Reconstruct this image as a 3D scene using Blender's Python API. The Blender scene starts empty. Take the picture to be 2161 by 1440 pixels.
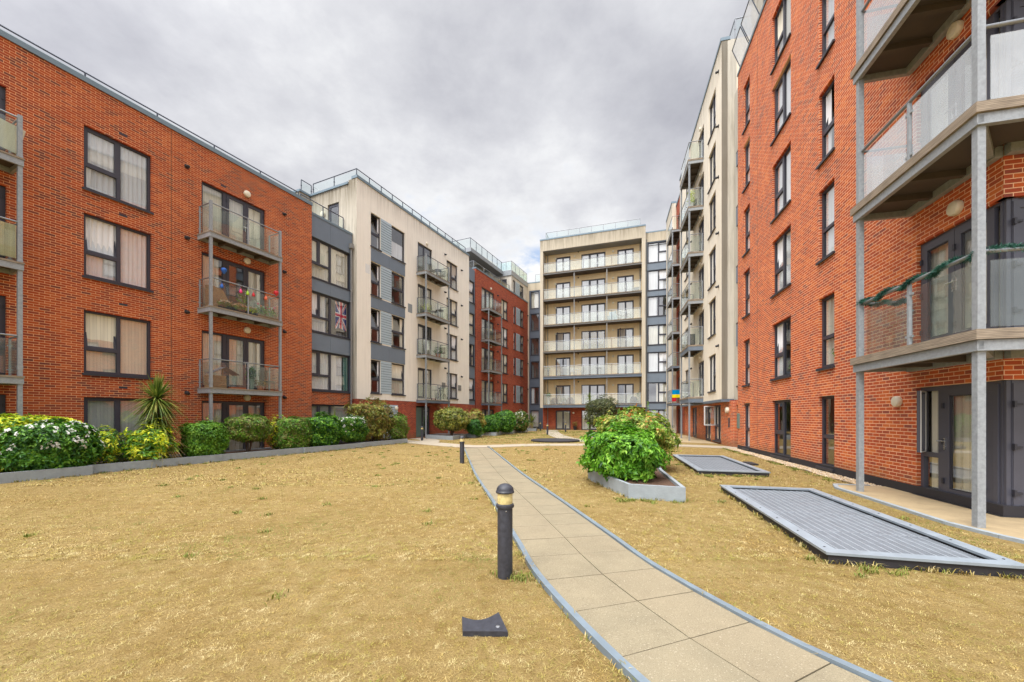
import bpy, math, random
import numpy as np
from mathutils import Vector, Matrix, Euler

random.seed(7)
scene = bpy.context.scene
COL = scene.collection
PI = math.pi


# ------------------------------------------------------------------ colours and node helpers
def lin(c):
    c = c / 255.0
    return c / 12.92 if c <= 0.04045 else ((c + 0.055) / 1.055) ** 2.4


def rgb(r, g, b, k=1.0):
    return (lin(r) * k, lin(g) * k, lin(b) * k, 1.0)


class NT:
    """thin wrapper round a node tree"""

    def __init__(self, tree):
        self.t = tree
        self.n = tree.nodes
        self.l = tree.links

    def node(self, kind, **kw):
        nd = self.n.new(kind)
        for k, v in kw.items():
            setattr(nd, k, v)
        return nd

    def put(self, sock, v):
        if isinstance(v, bpy.types.NodeSocket):
            self.l.new(v, sock)
        elif v is not None:
            sock.default_value = v

    def math(self, op, a, b=None, c=None, clamp=False):
        nd = self.node('ShaderNodeMath', operation=op, use_clamp=clamp)
        for i, v in enumerate((a, b, c)):
            if v is not None:
                self.put(nd.inputs[i], v)
        return nd.outputs[0]

    def mix(self, f, a, b, mode='MIX'):
        nd = self.node('ShaderNodeMix', data_type='RGBA', blend_type=mode)
        self.put(nd.inputs[0], f)
        self.put(nd.inputs[6], a)
        self.put(nd.inputs[7], b)
        return nd.outputs[2]

    def ramp(self, f, stops, interp='LINEAR'):
        nd = self.node('ShaderNodeValToRGB')
        cr = nd.color_ramp
        cr.interpolation = interp
        while len(cr.elements) < len(stops):
            cr.elements.new(0.5)
        for e, (p, c) in zip(cr.elements, stops):
            e.position = p
            e.color = c if len(c) == 4 else (*c, 1)
        self.put(nd.inputs[0], f)
        return nd.outputs[0]

    def noise(self, vec, scale, detail=4, rough=0.6, out=0):
        nd = self.node('ShaderNodeTexNoise')
        self.put(nd.inputs['Vector'], vec)
        nd.inputs['Scale'].default_value = scale
        nd.inputs['Detail'].default_value = detail
        nd.inputs['Roughness'].default_value = rough
        return nd.outputs[out]

    def mapr(self, v, a, b, c=0.0, d=1.0):
        nd = self.node('ShaderNodeMapRange')
        self.put(nd.inputs[0], v)
        for i, x in enumerate((a, b, c, d)):
            nd.inputs[i + 1].default_value = x
        return nd.outputs[0]

    def scalev(self, vec, s):
        nd = self.node('ShaderNodeVectorMath', operation='MULTIPLY')
        self.put(nd.inputs[0], vec)
        nd.inputs[1].default_value = s
        return nd.outputs[0]


def new_mat(name):
    m = bpy.data.materials.new(name)
    m.use_nodes = True
    g = NT(m.node_tree)
    b = g.n['Principled BSDF']
    return m, g, b


def obj_coord(g):
    return g.node('ShaderNodeTexCoord').outputs['Object']


def plain(name, col, rough=0.6, metal=0.0, var=0.12, scale=6.0, bump=0.0, spec=0.5):
    """a surface of one material with slight wear"""
    m, g, b = new_mat(name)
    co = obj_coord(g)
    n = g.noise(co, scale, 5, 0.65)
    f = g.mapr(n, 0.3, 0.7)
    dk = tuple(c * (1 - var) for c in col[:3]) + (1,)
    lt = tuple(min(1, c * (1 + var)) for c in col[:3]) + (1,)
    g.put(b.inputs['Base Color'], g.mix(f, dk, lt))
    g.put(b.inputs['Roughness'], g.mapr(n, 0.3, 0.7, max(0.03, rough - 0.08), min(1, rough + 0.08)))
    b.inputs['Metallic'].default_value = metal
    b.inputs['Specular IOR Level'].default_value = spec
    if bump:
        bp = g.node('ShaderNodeBump')
        bp.inputs['Strength'].default_value = bump
        bp.inputs['Distance'].default_value = 0.02
        g.put(bp.inputs['Height'], g.noise(co, scale * 8, 4))
        g.put(b.inputs['Normal'], bp.outputs[0])
    return m


def brick_mat(name, stops, mortar, seed=0.0):
    m, g, b = new_mat(name)
    co = obj_coord(g)
    sp = g.node('ShaderNodeSeparateXYZ')
    g.put(sp.inputs[0], co)
    u = g.math('ADD', sp.outputs[0], sp.outputs[1])
    v = g.math('DIVIDE', sp.outputs[2], 0.075)
    row = g.math('FLOOR', v)
    fv = g.math('FRACT', v)
    par = g.math('FLOORED_MODULO', row, 2.0)
    u2 = g.math('MULTIPLY_ADD', par, 0.5, g.math('DIVIDE', u, 0.225))
    colu = g.math('FLOOR', u2)
    fu = g.math('FRACT', u2)
    mj = g.math('MAXIMUM', g.math('LESS_THAN', fu, 0.055), g.math('LESS_THAN', fv, 0.19))
    cb = g.node('ShaderNodeCombineXYZ')
    g.put(cb.inputs[0], colu)
    g.put(cb.inputs[1], row)
    cb.inputs[2].default_value = seed
    wn = g.node('ShaderNodeTexWhiteNoise', noise_dimensions='3D')
    g.put(wn.inputs['Vector'], cb.outputs[0])
    big = g.noise(co, 0.55, 4, 0.6)
    rnd = g.math('ADD', wn.outputs[0], g.mapr(big, 0.3, 0.7, -0.28, 0.28), clamp=True)
    bc = g.ramp(rnd, stops)
    grain = g.noise(co, 45.0, 3, 0.7)
    bc = g.mix(g.mapr(grain, 0.3, 0.75, 0.0, 0.22), bc, rgb(96, 50, 34), 'MIX')
    mcol = g.mix(g.mapr(g.noise(co, 1.3, 4), 0.35, 0.65), mortar, tuple(c * 0.78 for c in mortar[:3]) + (1,))
    colr = g.mix(mj, bc, mcol)
    # white efflorescence in loose patches
    ef = g.math('MULTIPLY', g.mapr(g.noise(co, 1.1, 6, 0.75), 0.66, 0.78), g.mapr(grain, 0.4, 0.6))
    colr = g.mix(g.math('MULTIPLY', ef, 0.55), colr, rgb(225, 205, 190))
    # damp algae low on the wall
    lowz = g.mapr(g.math('ADD', sp.outputs[2], g.math('MULTIPLY', g.noise(co, 2.0, 3), 0.5)), 0.35, 0.75, 0.5, 0.0)
    colr = g.mix(lowz, colr, rgb(120, 96, 62))
    g.put(b.inputs['Base Color'], colr)
    b.inputs['Roughness'].default_value = 0.88
    b.inputs['Specular IOR Level'].default_value = 0.25
    bp = g.node('ShaderNodeBump')
    bp.inputs['Strength'].default_value = 0.5
    bp.inputs['Distance'].default_value = 0.008
    g.put(bp.inputs['Height'], g.math('SUBTRACT', g.math('MULTIPLY', grain, 0.3), mj))
    g.put(b.inputs['Normal'], bp.outputs[0])
    return m


def render_mat(name, col, dirt=0.4, streak_z=None):
    """painted render with rain streaks and grime"""
    m, g, b = new_mat(name)
    co = obj_coord(g)
    sp = g.node('ShaderNodeSeparateXYZ')
    g.put(sp.inputs[0], co)
    st = g.noise(g.scalev(co, (5.0, 5.0, 0.35)), 1.0, 5, 0.65)
    bl = g.noise(co, 0.5, 5, 0.65)
    fine = g.noise(co, 60.0, 3, 0.6)
    c = g.mix(g.mapr(bl, 0.3, 0.7, 0.0, 0.35), col, tuple(x * 0.8 for x in col[:3]) + (1,))
    f = g.math('MULTIPLY', g.mapr(st, 0.46, 0.75), dirt)
    if streak_z is not None:
        z0, z1, k = streak_z
        top = g.mapr(g.math('ADD', sp.outputs[2], g.math('MULTIPLY', st, 2.2)), z0, z1, 0.0, k)
        f = g.math('MAXIMUM', f, g.math('MULTIPLY', top, g.mapr(st, 0.3, 0.6, 0.35, 1.0)))
    c = g.mix(f, c, rgb(112, 102, 84))
    c = g.mix(g.mapr(fine, 0.3, 0.7, 0.0, 0.08), c, (0.1, 0.09, 0.08, 1))
    g.put(b.inputs['Base Color'], c)
    b.inputs['Roughness'].default_value = 0.9
    b.inputs['Specular IOR Level'].default_value = 0.2
    bp = g.node('ShaderNodeBump')
    bp.inputs['Strength'].default_value = 0.25
    bp.inputs['Distance'].default_value = 0.004
    g.put(bp.inputs['Height'], fine)
    g.put(b.inputs['Normal'], bp.outputs[0])
    return m


def glass_mat(name, tint, refl=0.25, haze=0.0, hazecol=(0.8, 0.85, 0.84, 1)):
    m, g, b = new_mat(name)
    g.n.remove(b)
    out = g.n['Material Output']
    tr = g.node('ShaderNodeBsdfTransparent')
    tr.inputs[0].default_value = tint
    gl = g.node('ShaderNodeBsdfGlossy')
    gl.inputs['Roughness'].default_value = 0.015
    gl.inputs[0].default_value = (1, 1, 1, 1)
    co = obj_coord(g)
    bp = g.node('ShaderNodeBump')
    bp.inputs['Strength'].default_value = 0.02
    bp.inputs['Distance'].default_value = 0.05
    g.put(bp.inputs['Height'], g.noise(co, 1.2, 2))
    g.put(gl.inputs['Normal'], bp.outputs[0])
    lw = g.node('ShaderNodeLayerWeight')
    lw.inputs[0].default_value = 0.5
    fres = g.math('MULTIPLY_ADD', g.math('POWER', lw.outputs['Facing'], 4.0), 1 - refl, refl)
    base = tr.outputs[0]
    if haze:
        df = g.node('ShaderNodeBsdfDiffuse')
        df.inputs[0].default_value = hazecol
        mx0 = g.node('ShaderNodeMixShader')
        g.put(mx0.inputs[0], g.mapr(g.noise(co, 2.5, 5, 0.7), 0.3, 0.75, haze * 0.8, haze * 1.25))
        g.put(mx0.inputs[1], base)
        g.put(mx0.inputs[2], df.outputs[0])
        base = mx0.outputs[0]
    mx = g.node('ShaderNodeMixShader')
    g.put(mx.inputs[0], fres)
    g.put(mx.inputs[1], base)
    g.put(mx.inputs[2], gl.outputs[0])
    g.put(out.inputs[0], mx.outputs[0])
    return m


def leaf_mat(name, cols, trans=0.25, rough=0.45):
    """leaf colour differs from leaf to leaf and from clump to clump"""
    m, g, b = new_mat(name)
    geo = g.node('ShaderNodeNewGeometry')
    co = obj_coord(g)
    cl = g.noise(co, 3.2, 3)
    f = g.math('ADD', g.math('MULTIPLY', geo.outputs['Random Per Island'], 0.72), g.mapr(cl, 0.3, 0.7, -0.15, 0.42), clamp=True)
    stops = [(i / max(1, len(cols) - 1), c) for i, c in enumerate(cols)]
    c = g.ramp(f, stops)
    g.put(b.inputs['Base Color'], c)
    b.inputs['Roughness'].default_value = rough
    b.inputs['Specular IOR Level'].default_value = 0.35
    out = g.n['Material Output']
    tl = g.node('ShaderNodeBsdfTranslucent')
    g.put(tl.inputs[0], c)
    mx = g.node('ShaderNodeMixShader')
    mx.inputs[0].default_value = trans
    g.put(mx.inputs[1], b.outputs[0])
    g.put(mx.inputs[2], tl.outputs[0])
    g.put(out.inputs[0], mx.outputs[0])
    return m


def cloth_mat(name, col, stripe=0.0):
    m, g, b = new_mat(name)
    co = obj_coord(g)
    n = g.noise(g.scalev(co, (9.0, 9.0, 0.5)), 1.0, 3)
    c = g.mix(g.mapr(n, 0.3, 0.7), tuple(x * 0.82 for x in col[:3]) + (1,), col)
    if stripe:
        sp = g.node('ShaderNodeSeparateXYZ')
        g.put(sp.inputs[0], co)
        fr = g.math('FRACT', g.math('DIVIDE', sp.outputs[0], stripe))
        c = g.mix(g.math('LESS_THAN', fr, 0.09), c, tuple(x * 0.62 for x in col[:3]) + (1,))
    g.put(b.inputs['Base Color'], c)
    b.inputs['Roughness'].default_value = 0.95
    b.inputs['Specular IOR Level'].default_value = 0.1
    return m


M = {}
RED = [(0.0, rgb(118, 62, 54)), (0.15, rgb(146, 66, 46)), (0.5, rgb(168, 70, 38)), (0.8, rgb(178, 78, 38)), (1.0, rgb(190, 94, 50))]
RED2 = [(0.0, rgb(150, 80, 68)), (0.12, rgb(178, 84, 58)), (0.5, rgb(200, 92, 54)), (0.8, rgb(210, 100, 52)), (1.0, rgb(222, 120, 64))]
RED3 = [(0.0, rgb(132, 58, 50)), (0.35, rgb(158, 68, 50)), (0.7, rgb(170, 74, 52)), (1.0, rgb(180, 90, 60))]
M['brick'] = brick_mat('red_brown_brick', RED, rgb(228, 172, 124))
M['brick_bright'] = brick_mat('bright_red_brick', RED2, rgb(252, 206, 166), 3.0)
M['brick_deep'] = brick_mat('deep_red_brick', RED3, rgb(190, 126, 98), 5.0)
M['cream'] = render_mat('cream_render', rgb(250, 244, 232), 0.14, (15.4, 17.4, 0.5))
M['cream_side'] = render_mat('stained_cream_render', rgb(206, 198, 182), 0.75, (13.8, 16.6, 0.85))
M['cream_right'] = render_mat('pale_cream_render', rgb(244, 234, 214), 0.18, (20.2, 23.0, 0.7))
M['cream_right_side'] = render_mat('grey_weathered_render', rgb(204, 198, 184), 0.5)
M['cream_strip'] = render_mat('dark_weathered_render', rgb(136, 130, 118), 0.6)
M['sand'] = render_mat('sand_yellow_render', rgb(244, 220, 176), 0.14)
M['sand_frame'] = render_mat('weathered_sand_render', rgb(206, 195, 174), 0.38, (20.4, 22.8, 0.75))
M['panel'] = plain('grey_cladding_panel', rgb(112, 124, 138), 0.45, 0.0, 0.07, 1.5)
M['panel_dark'] = plain('slate_cladding_panel', rgb(84, 94, 108), 0.45, 0.0, 0.07, 1.5)
M['siding'] = plain('pale_grey_siding', rgb(170, 186, 195), 0.5, 0.0, 0.05, 2.0)
M['frame'] = plain('dark_grey_window_frame', rgb(62, 62, 72), 0.4, 0.0, 0.06, 3.0)
M['frame_black'] = plain('black_grey_frame', rgb(52, 52, 60), 0.45, 0.0, 0.06, 3.0)
M['door_panel'] = plain('slate_purple_door_panel', rgb(78, 79, 90), 0.4, 0.0, 0.06, 2.0)
M['green_door'] = plain('dull_green_door', rgb(108, 128, 120), 0.5, 0.0, 0.06, 1.0)
M['steel'] = plain('galvanised_steel', rgb(150, 155, 159), 0.5, 0.12, 0.2, 18.0)
M['steel_blue'] = plain('blue_grey_painted_steel', rgb(108, 120, 134), 0.45, 0.1, 0.08, 3.0)
M['rail'] = plain('dull_metal_handrail', rgb(140, 144, 148), 0.4, 0.5, 0.08, 9.0)
M['rail_dark'] = plain('dark_metal_handrail', rgb(86, 92, 102), 0.4, 0.4, 0.08, 9.0)
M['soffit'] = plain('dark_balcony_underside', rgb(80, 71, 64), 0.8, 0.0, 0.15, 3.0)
M['coping'] = plain('blue_grey_metal_coping', rgb(116, 133, 144), 0.4, 0.2, 0.07, 2.0)
M['chrome'] = plain('bright_metal', rgb(200, 202, 204), 0.25, 0.9, 0.05, 9.0)
M['black'] = plain('black_plastic', rgb(40, 40, 44), 0.5, 0.0, 0.1, 9.0)
M['plinth'] = plain('black_bitumen_plinth', rgb(44, 42, 46), 0.7, 0.0, 0.2, 4.0)
M['lamp_white'] = plain('cream_lamp_cover', rgb(226, 218, 196), 0.35, 0.0, 0.05, 9.0)
M['white'] = plain('white_plastic', rgb(224, 224, 222), 0.45, 0.0, 0.05, 5.0)
M['interior'] = plain('dim_room_wall', rgb(150, 146, 140), 0.9, 0.0, 0.3, 0.6)
M['pvc_grey'] = plain('grey_downpipe', rgb(132, 132, 130), 0.5, 0.0, 0.08, 6.0)
M['roofing'] = plain('grey_roof_felt', rgb(120, 122, 124), 0.85, 0.0, 0.12, 2.0)
M['pane'] = glass_mat('window_glass', (0.93, 0.95, 0.95, 1), 0.22)
M['bglass'] = glass_mat('greenish_balcony_glass', (0.92, 0.96, 0.935, 1), 0.05, 0.03, (0.78, 0.84, 0.80, 1))
M['mglass'] = glass_mat('sky_haze_balcony_glass', (0.93, 0.96, 0.96, 1), 0.14, 0.22, (0.86, 0.89, 0.91, 1))  # white haze in the colour stands for the sky reflected in the glass
M['rglass'] = glass_mat('clear_roof_glass', (0.93, 0.965, 0.955, 1), 0.03, 0.0, (0.80, 0.88, 0.86, 1))
M['gglass'] = glass_mat('pale_end_block_glass', (0.93, 0.96, 0.94, 1), 0.05, 0.16, (0.92, 0.93, 0.88, 1))
M['sglass'] = glass_mat('white_screen_glass', (0.9, 0.93, 0.93, 1), 0.2, 0.55, (0.9, 0.92, 0.93, 1))
M['fglass'] = glass_mat('frosted_roof_glass', (0.82, 0.92, 0.89, 1), 0.06, 0.2, (0.80, 0.89, 0.90, 1))
M['voile'] = cloth_mat('white_net_curtain', rgb(248, 248, 250))
M['voile2'] = cloth_mat('ivory_curtain', rgb(242, 236, 220))
M['drape'] = cloth_mat('taupe_drape', rgb(206, 196, 184))
M['blind'] = cloth_mat('beige_vertical_blind', rgb(240, 234, 214), 0.09)
M['blind_grey'] = cloth_mat('grey_vertical_blind', rgb(206, 208, 204), 0.09)
M['teal'] = cloth_mat('teal_curtain', rgb(96, 150, 142))
M['mustard'] = cloth_mat('mustard_curtain', rgb(176, 146, 36))
M['concrete'] = plain('pale_grey_concrete', rgb(148, 156, 160), 0.8, 0.0, 0.12, 5.0, 0.3)
M['edging'] = plain('blue_grey_edging', rgb(120, 133, 142), 0.5, 0.15, 0.12, 6.0)
M['frame_grey'] = plain('grey_grating_frame', rgb(140, 149, 156), 0.5, 0.1, 0.12, 5.0)
M['grate'] = plain('galvanised_grating', rgb(138, 144, 150), 0.5, 0.1, 0.12, 7.0)
M['grate_rod'] = plain('bright_grating_rod', rgb(172, 179, 186), 0.4, 0.1, 0.1, 7.0)
M['soil'] = plain('bark_mulch', rgb(104, 78, 60), 0.95, 0.0, 0.5, 30.0, 0.8)
M['bark'] = plain('brown_bark', rgb(96, 78, 62), 0.9, 0.0, 0.25, 12.0, 0.6)
M['bollard'] = plain('charcoal_bollard_paint', rgb(54, 55, 62), 0.5, 0.05, 0.34, 26.0)
M['lens'] = plain('yellowed_lamp_lens', rgb(214, 196, 136), 0.3, 0.0, 0.3, 18.0)
M['terracotta'] = plain('terracotta', rgb(178, 104, 70), 0.85, 0.0, 0.12, 9.0)
M['wood'] = plain('weathered_timber', rgb(150, 118, 84), 0.8, 0.0, 0.18, 7.0)
M['bamboo'] = cloth_mat('bamboo_screen', rgb(206, 190, 150), 0.03)


def deck_mat():
    m, g, b = new_mat('grooved_grey_timber')
    co = obj_coord(g)
    sp = g.node('ShaderNodeSeparateXYZ')
    g.put(sp.inputs[0], co)
    n = g.noise(g.scalev(co, (1.2, 1.2, 18.0)), 3.0, 4)
    c = g.ramp(n, [(0.25, rgb(104, 92, 80)), (0.5, rgb(150, 136, 118)), (0.75, rgb(176, 160, 140))])
    gr = g.math('LESS_THAN', g.math('FRACT', g.math('DIVIDE', sp.outputs[2], 0.022)), 0.3)
    c = g.mix(g.math('MULTIPLY', gr, 0.5), c, rgb(60, 50, 44))
    g.put(b.inputs['Base Color'], c)
    b.inputs['Roughness'].default_value = 0.85
    return m


M['deck'] = deck_mat()


def tile_mat():
    m, g, b = new_mat('sandy_paving_slab')
    co = obj_coord(g)
    geo = g.node('ShaderNodeNewGeometry')
    big = g.noise(co, 1.6, 5, 0.65)
    fine = g.noise(co, 160.0, 3, 0.75)
    spk = g.noise(co, 70.0, 2, 0.5)
    c = g.mix(g.mapr(big, 0.3, 0.7), rgb(133, 124, 102), rgb(150, 139, 114))
    c = g.mix(g.math('MULTIPLY', geo.outputs['Random Per Island'], 0.35), c, rgb(148, 133, 108))
    c = g.mix(g.mapr(g.noise(co, 7.0, 5, 0.7), 0.5, 0.75, 0.0, 0.35), c, rgb(120, 108, 88))
    c = g.mix(g.mapr(fine, 0.52, 0.68, 0.0, 0.75), c, rgb(84, 74, 62))
    c = g.mix(g.mapr(spk, 0.62, 0.72, 0.0, 0.5), c, rgb(196, 186, 164))
    g.put(b.inputs['Base Color'], c)
    b.inputs['Roughness'].default_value = 0.9
    b.inputs['Specular IOR Level'].default_value = 0.2
    bp = g.node('ShaderNodeBump')
    bp.inputs['Strength'].default_value = 0.35
    bp.inputs['Distance'].default_value = 0.004
    g.put(bp.inputs['Height'], fine)
    g.put(b.inputs['Normal'], bp.outputs[0])
    return m


M['tile'] = tile_mat()
M['joint'] = plain('dark_sandy_joint', rgb(96, 80, 62), 0.95, 0.0, 0.3, 30.0)
M['patio'] = plain('tan_concrete_slab', rgb(166, 146, 112), 0.9, 0.0, 0.16, 2.5, 0.2)
M['pavement'] = plain('pale_concrete_path', rgb(166, 154, 134), 0.9, 0.0, 0.1, 3.0)


def lawn_mat():
    m, g, b = new_mat('drought_dry_lawn')
    co = obj_coord(g)
    a = g.noise(co, 0.75, 6, 0.7)
    c2 = g.noise(co, 5.5, 5, 0.7)
    f = g.noise(co, 55.0, 4, 0.75)
    c = g.mix(g.mapr(a, 0.35, 0.65), rgb(196, 168, 118), rgb(220, 196, 148))
    c = g.mix(g.mapr(c2, 0.5, 0.72, 0.0, 0.7), c, rgb(150, 118, 62))
    c = g.mix(g.mapr(g.noise(co, 1.7, 6, 0.75), 0.58, 0.74, 0.0, 0.55), c, rgb(128, 122, 52))
    c = g.mix(g.mapr(f, 0.42, 0.68, 0.0, 0.6), c, rgb(136, 108, 66))
    c = g.mix(g.mapr(g.noise(co, 130.0, 2, 0.6), 0.55, 0.7, 0.0, 0.6), c, rgb(228, 204, 150))
    c = g.mix(1.0, c, (.50, .475, .37, 1), 'MULTIPLY')
    g.put(b.inputs['Base Color'], c)
    b.inputs['Roughness'].default_value = 0.95
    b.inputs['Specular IOR Level'].default_value = 0.1
    bp = g.node('ShaderNodeBump')
    bp.inputs['Strength'].default_value = 0.8
    bp.inputs['Distance'].default_value = 0.03
    g.put(bp.inputs['Height'], g.math('ADD', f, g.math('MULTIPLY', c2, 1.5)))
    g.put(b.inputs['Normal'], bp.outputs[0])
    return m


M['lawn'] = lawn_mat()


# ------------------------------------------------------------------ mesh builder
class MB:
    def __init__(self):
        self.v = []
        self.f = []
        self.m = []

    def face(self, pts, m=0):
        i = len(self.v)
        self.v.extend([tuple(p) for p in pts])
        self.f.append(tuple(range(i, i + len(pts))))
        self.m.append(m)

    def box(self, x0, x1, y0, y1, z0, z1, m=0):
        i = len(self.v)
        self.v += [(x0, y0, z0), (x1, y0, z0), (x1, y1, z0), (x0, y1, z0), (x0, y0, z1), (x1, y0, z1), (x1, y1, z1), (x0, y1, z1)]
        for q in ((0, 3, 2, 1), (4, 5, 6, 7), (0, 1, 5, 4), (1, 2, 6, 5), (2, 3, 7, 6), (3, 0, 4, 7)):
            self.f.append(tuple(i + k for k in q))
            self.m.append(m)

    def prism(self, poly, z0, z1, m=0, mt=None):
        """poly: counter-clockwise (x, y)"""
        n = len(poly)
        i = len(self.v)
        self.v += [(x, y, z0) for x, y in poly] + [(x, y, z1) for x, y in poly]
        self.f.append(tuple(i + n + k for k in range(n)))
        self.m.append(m if mt is None else mt)
        self.f.append(tuple(i + k for k in reversed(range(n))))
        self.m.append(m)
        for k in range(n):
            j = (k + 1) % n
            self.f.append((i + k, i + j, i + n + j, i + n + k))
            self.m.append(m)

    def tube(self, pts, r, n=8, m=0, cap=True):
        pts = [Vector(p) for p in pts]
        rs = r if isinstance(r, (list, tuple)) else [r] * len(pts)
        i0 = len(self.v)
        for k, p in enumerate(pts):
            a = pts[max(0, k - 1)]
            b = pts[min(len(pts) - 1, k + 1)]
            d = (b - a)
            d = d.normalized() if d.length > 1e-9 else Vector((0, 0, 1))
            ref = Vector((0, 0, 1)) if abs(d.z) < 0.9 else Vector((1, 0, 0))
            s = d.cross(ref).normalized()
            t = s.cross(d)
            for q in range(n):
                an = 2 * PI * q / n
                self.v.append(tuple(p + (s * math.cos(an) + t * math.sin(an)) * rs[k]))
        for k in range(len(pts) - 1):
            for q in range(n):
                q2 = (q + 1) % n
                self.f.append((i0 + k * n + q, i0 + (k + 1) * n + q, i0 + (k + 1) * n + q2, i0 + k * n + q2))
                self.m.append(m)
        if cap:
            self.f.append(tuple(i0 + q for q in range(n)))
            self.m.append(m)
            e = i0 + (len(pts) - 1) * n
            self.f.append(tuple(e + q for q in reversed(range(n))))
            self.m.append(m)

    def lathe(self, prof, n=20, c=(0, 0), m=0):
        """prof: (radius, z) from bottom to top; closed with a cap where the radius is 0 or at the ends"""
        i0 = len(self.v)
        for r, z in prof:
            for q in range(n):
                an = 2 * PI * q / n
                self.v.append((c[0] + r * math.cos(an), c[1] + r * math.sin(an), z))
        for k in range(len(prof) - 1):
            for q in range(n):
                q2 = (q + 1) % n
                self.f.append((i0 + k * n + q, i0 + k * n + q2, i0 + (k + 1) * n + q2, i0 + (k + 1) * n + q))
                self.m.append(m)
        self.f.append(tuple(i0 + q for q in reversed(range(n))))
        self.m.append(m)
        e = i0 + (len(prof) - 1) * n
        self.f.append(tuple(e + q for q in range(n)))
        self.m.append(m)

    def plate(self, x0, x1, z0, z1, holes, yf, yb, m=0, mr=None, back=True):
        """upright plate with rectangular holes; front at y = yf looking to -y, hole sides run back to yb"""
        mr = m if mr is None else mr
        hs = [(max(x0, a), max(z0, b), min(x1, c), min(z1, d)) for a, b, c, d in holes]
        xs = sorted({x0, x1, *[h[0] for h in hs], *[h[2] for h in hs]})
        zs = sorted({z0, z1, *[h[1] for h in hs], *[h[3] for h in hs]})
        xs = [x for i, x in enumerate(xs) if i == 0 or x - xs[i - 1] > 1e-5]
        zs = [z for i, z in enumerate(zs) if i == 0 or z - zs[i - 1] > 1e-5]
        for i in range(len(xs) - 1):
            for j in range(len(zs) - 1):
                cx, cz = (xs[i] + xs[i + 1]) / 2, (zs[j] + zs[j + 1]) / 2
                if any(h[0] < cx < h[2] and h[1] < cz < h[3] for h in hs):
                    continue
                a, b, c, d = xs[i], xs[i + 1], zs[j], zs[j + 1]
                self.face([(a, yf, c), (b, yf, c), (b, yf, d), (a, yf, d)], m)
                if back:
                    self.face([(b, yb, c), (a, yb, c), (a, yb, d), (b, yb, d)], m)
        for a, b, c, d in hs:
            if a > x0:
                self.face([(a, yf, b), (a, yf, d), (a, yb, d), (a, yb, b)], mr)
            if c < x1:
                self.face([(c, yf, d), (c, yf, b), (c, yb, b), (c, yb, d)], mr)
            if b > z0:
                self.face([(c, yf, b), (a, yf, b), (a, yb, b), (c, yb, b)], mr)
            if d < z1:
                self.face([(a, yf, d), (c, yf, d), (c, yb, d), (a, yb, d)], mr)
        if back:
            self.face([(x0, yb, z0), (x0, yf, z0), (x0, yf, z1), (x0, yb, z1)], m)
            self.face([(x1, yf, z0), (x1, yb, z0), (x1, yb, z1), (x1, yf, z1)], m)
            self.face([(x0, yf, z1), (x1, yf, z1), (x1, yb, z1), (x0, yb, z1)], m)
            self.face([(x0, yb, z0), (x1, yb, z0), (x1, yf, z0), (x0, yf, z0)], m)

    def mesh(self, name, mats, smooth=False):
        me = bpy.data.meshes.new(name)
        me.from_pydata(self.v, [], self.f)
        for mm in (mats if isinstance(mats, (list, tuple)) else [mats]):
            me.materials.append(mm)
        if len(me.materials) > 1:
            me.polygons.foreach_set('material_index', self.m)
        if smooth:
            me.polygons.foreach_set('use_smooth', [True] * len(me.polygons))
            try:
                me.set_sharp_from_angle(angle=math.radians(40))
            except Exception:
                pass
        me.update()
        return me


def link(name, data, parent=None, loc=(0, 0, 0), rot=(0, 0, 0)):
    o = bpy.data.objects.new(name, data)
    COL.objects.link(o)
    if parent is not None:
        o.parent = parent
    o.location = loc
    o.rotation_euler = rot
    return o


def tag(o, label=None, cat=None, group=None, kind=None):
    for k, v in (('label', label), ('category', cat), ('group', group), ('kind', kind)):
        if v:
            o[k] = v
    return o


def thing(name, label, cat, loc=(0, 0, 0), rz=0.0, group=None):
    o = link(name, None, None, loc, (0, 0, rz))
    o.empty_display_size = 0.2
    return tag(o, label, cat, group)


def copy_thing(root, loc, rz, label=None, group=None):
    r = root.copy()
    COL.objects.link(r)
    r.location = loc
    r.rotation_euler = (0, 0, rz)
    if label:
        r['label'] = label
    if group:
        r['group'] = group
    for ch in list(root.children):
        c = ch.copy()
        COL.objects.link(c)
        c.parent = r
        for gch in list(ch.children):
            d = gch.copy()
            COL.objects.link(d)
            d.parent = c
    return r


# ------------------------------------------------------------------ the courtyard's two long lines
UL = Vector((0.4222, 0.9065))          # along the left-hand row, away from the camera
L0 = Vector((-10.33, 20.34))           # far end of the left red block at ground
UR = Vector((-0.2409, -0.9706))        # along the right-hand row, towards the camera
R0 = Vector((10.93, 19.08))            # far end of the right red block
UG = Vector((0.9473, -0.3204))         # along the end block, left to right
G0 = Vector((3.484, 44.255))


class Bld:
    """a facade frame: x along the wall (left to right as seen from the courtyard), r outwards, z up"""

    def __init__(self, o, u, xb, label, cat='building', name='apartment_building', group=None):
        self.o, self.u, self.xb = o, u, xb
        self.n = Vector((u.y, -u.x))
        p = o + u * xb
        self.root = thing(name, label, cat, (p.x, p.y, 0), math.atan2(u.y, u.x), group)

    def world(self, x, r, z=0.0):
        p = self.o + self.u * x + self.n * r
        return (p.x, p.y, z)

    @property
    def ang(self):
        return math.atan2(self.u.y, self.u.x)

    def part(self, name, data, x=0.0, r=0.0, z=0.0, rot=(0, 0, 0), parent=None):
        """data in local coordinates; x, r, z the part's place"""
        return link(name, data, parent or self.root, (x - self.xb, -r, z), rot)


def shift(mb, dx):
    mb.v = [(x - dx, y, z) for x, y, z in mb.v]
    return mb
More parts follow.
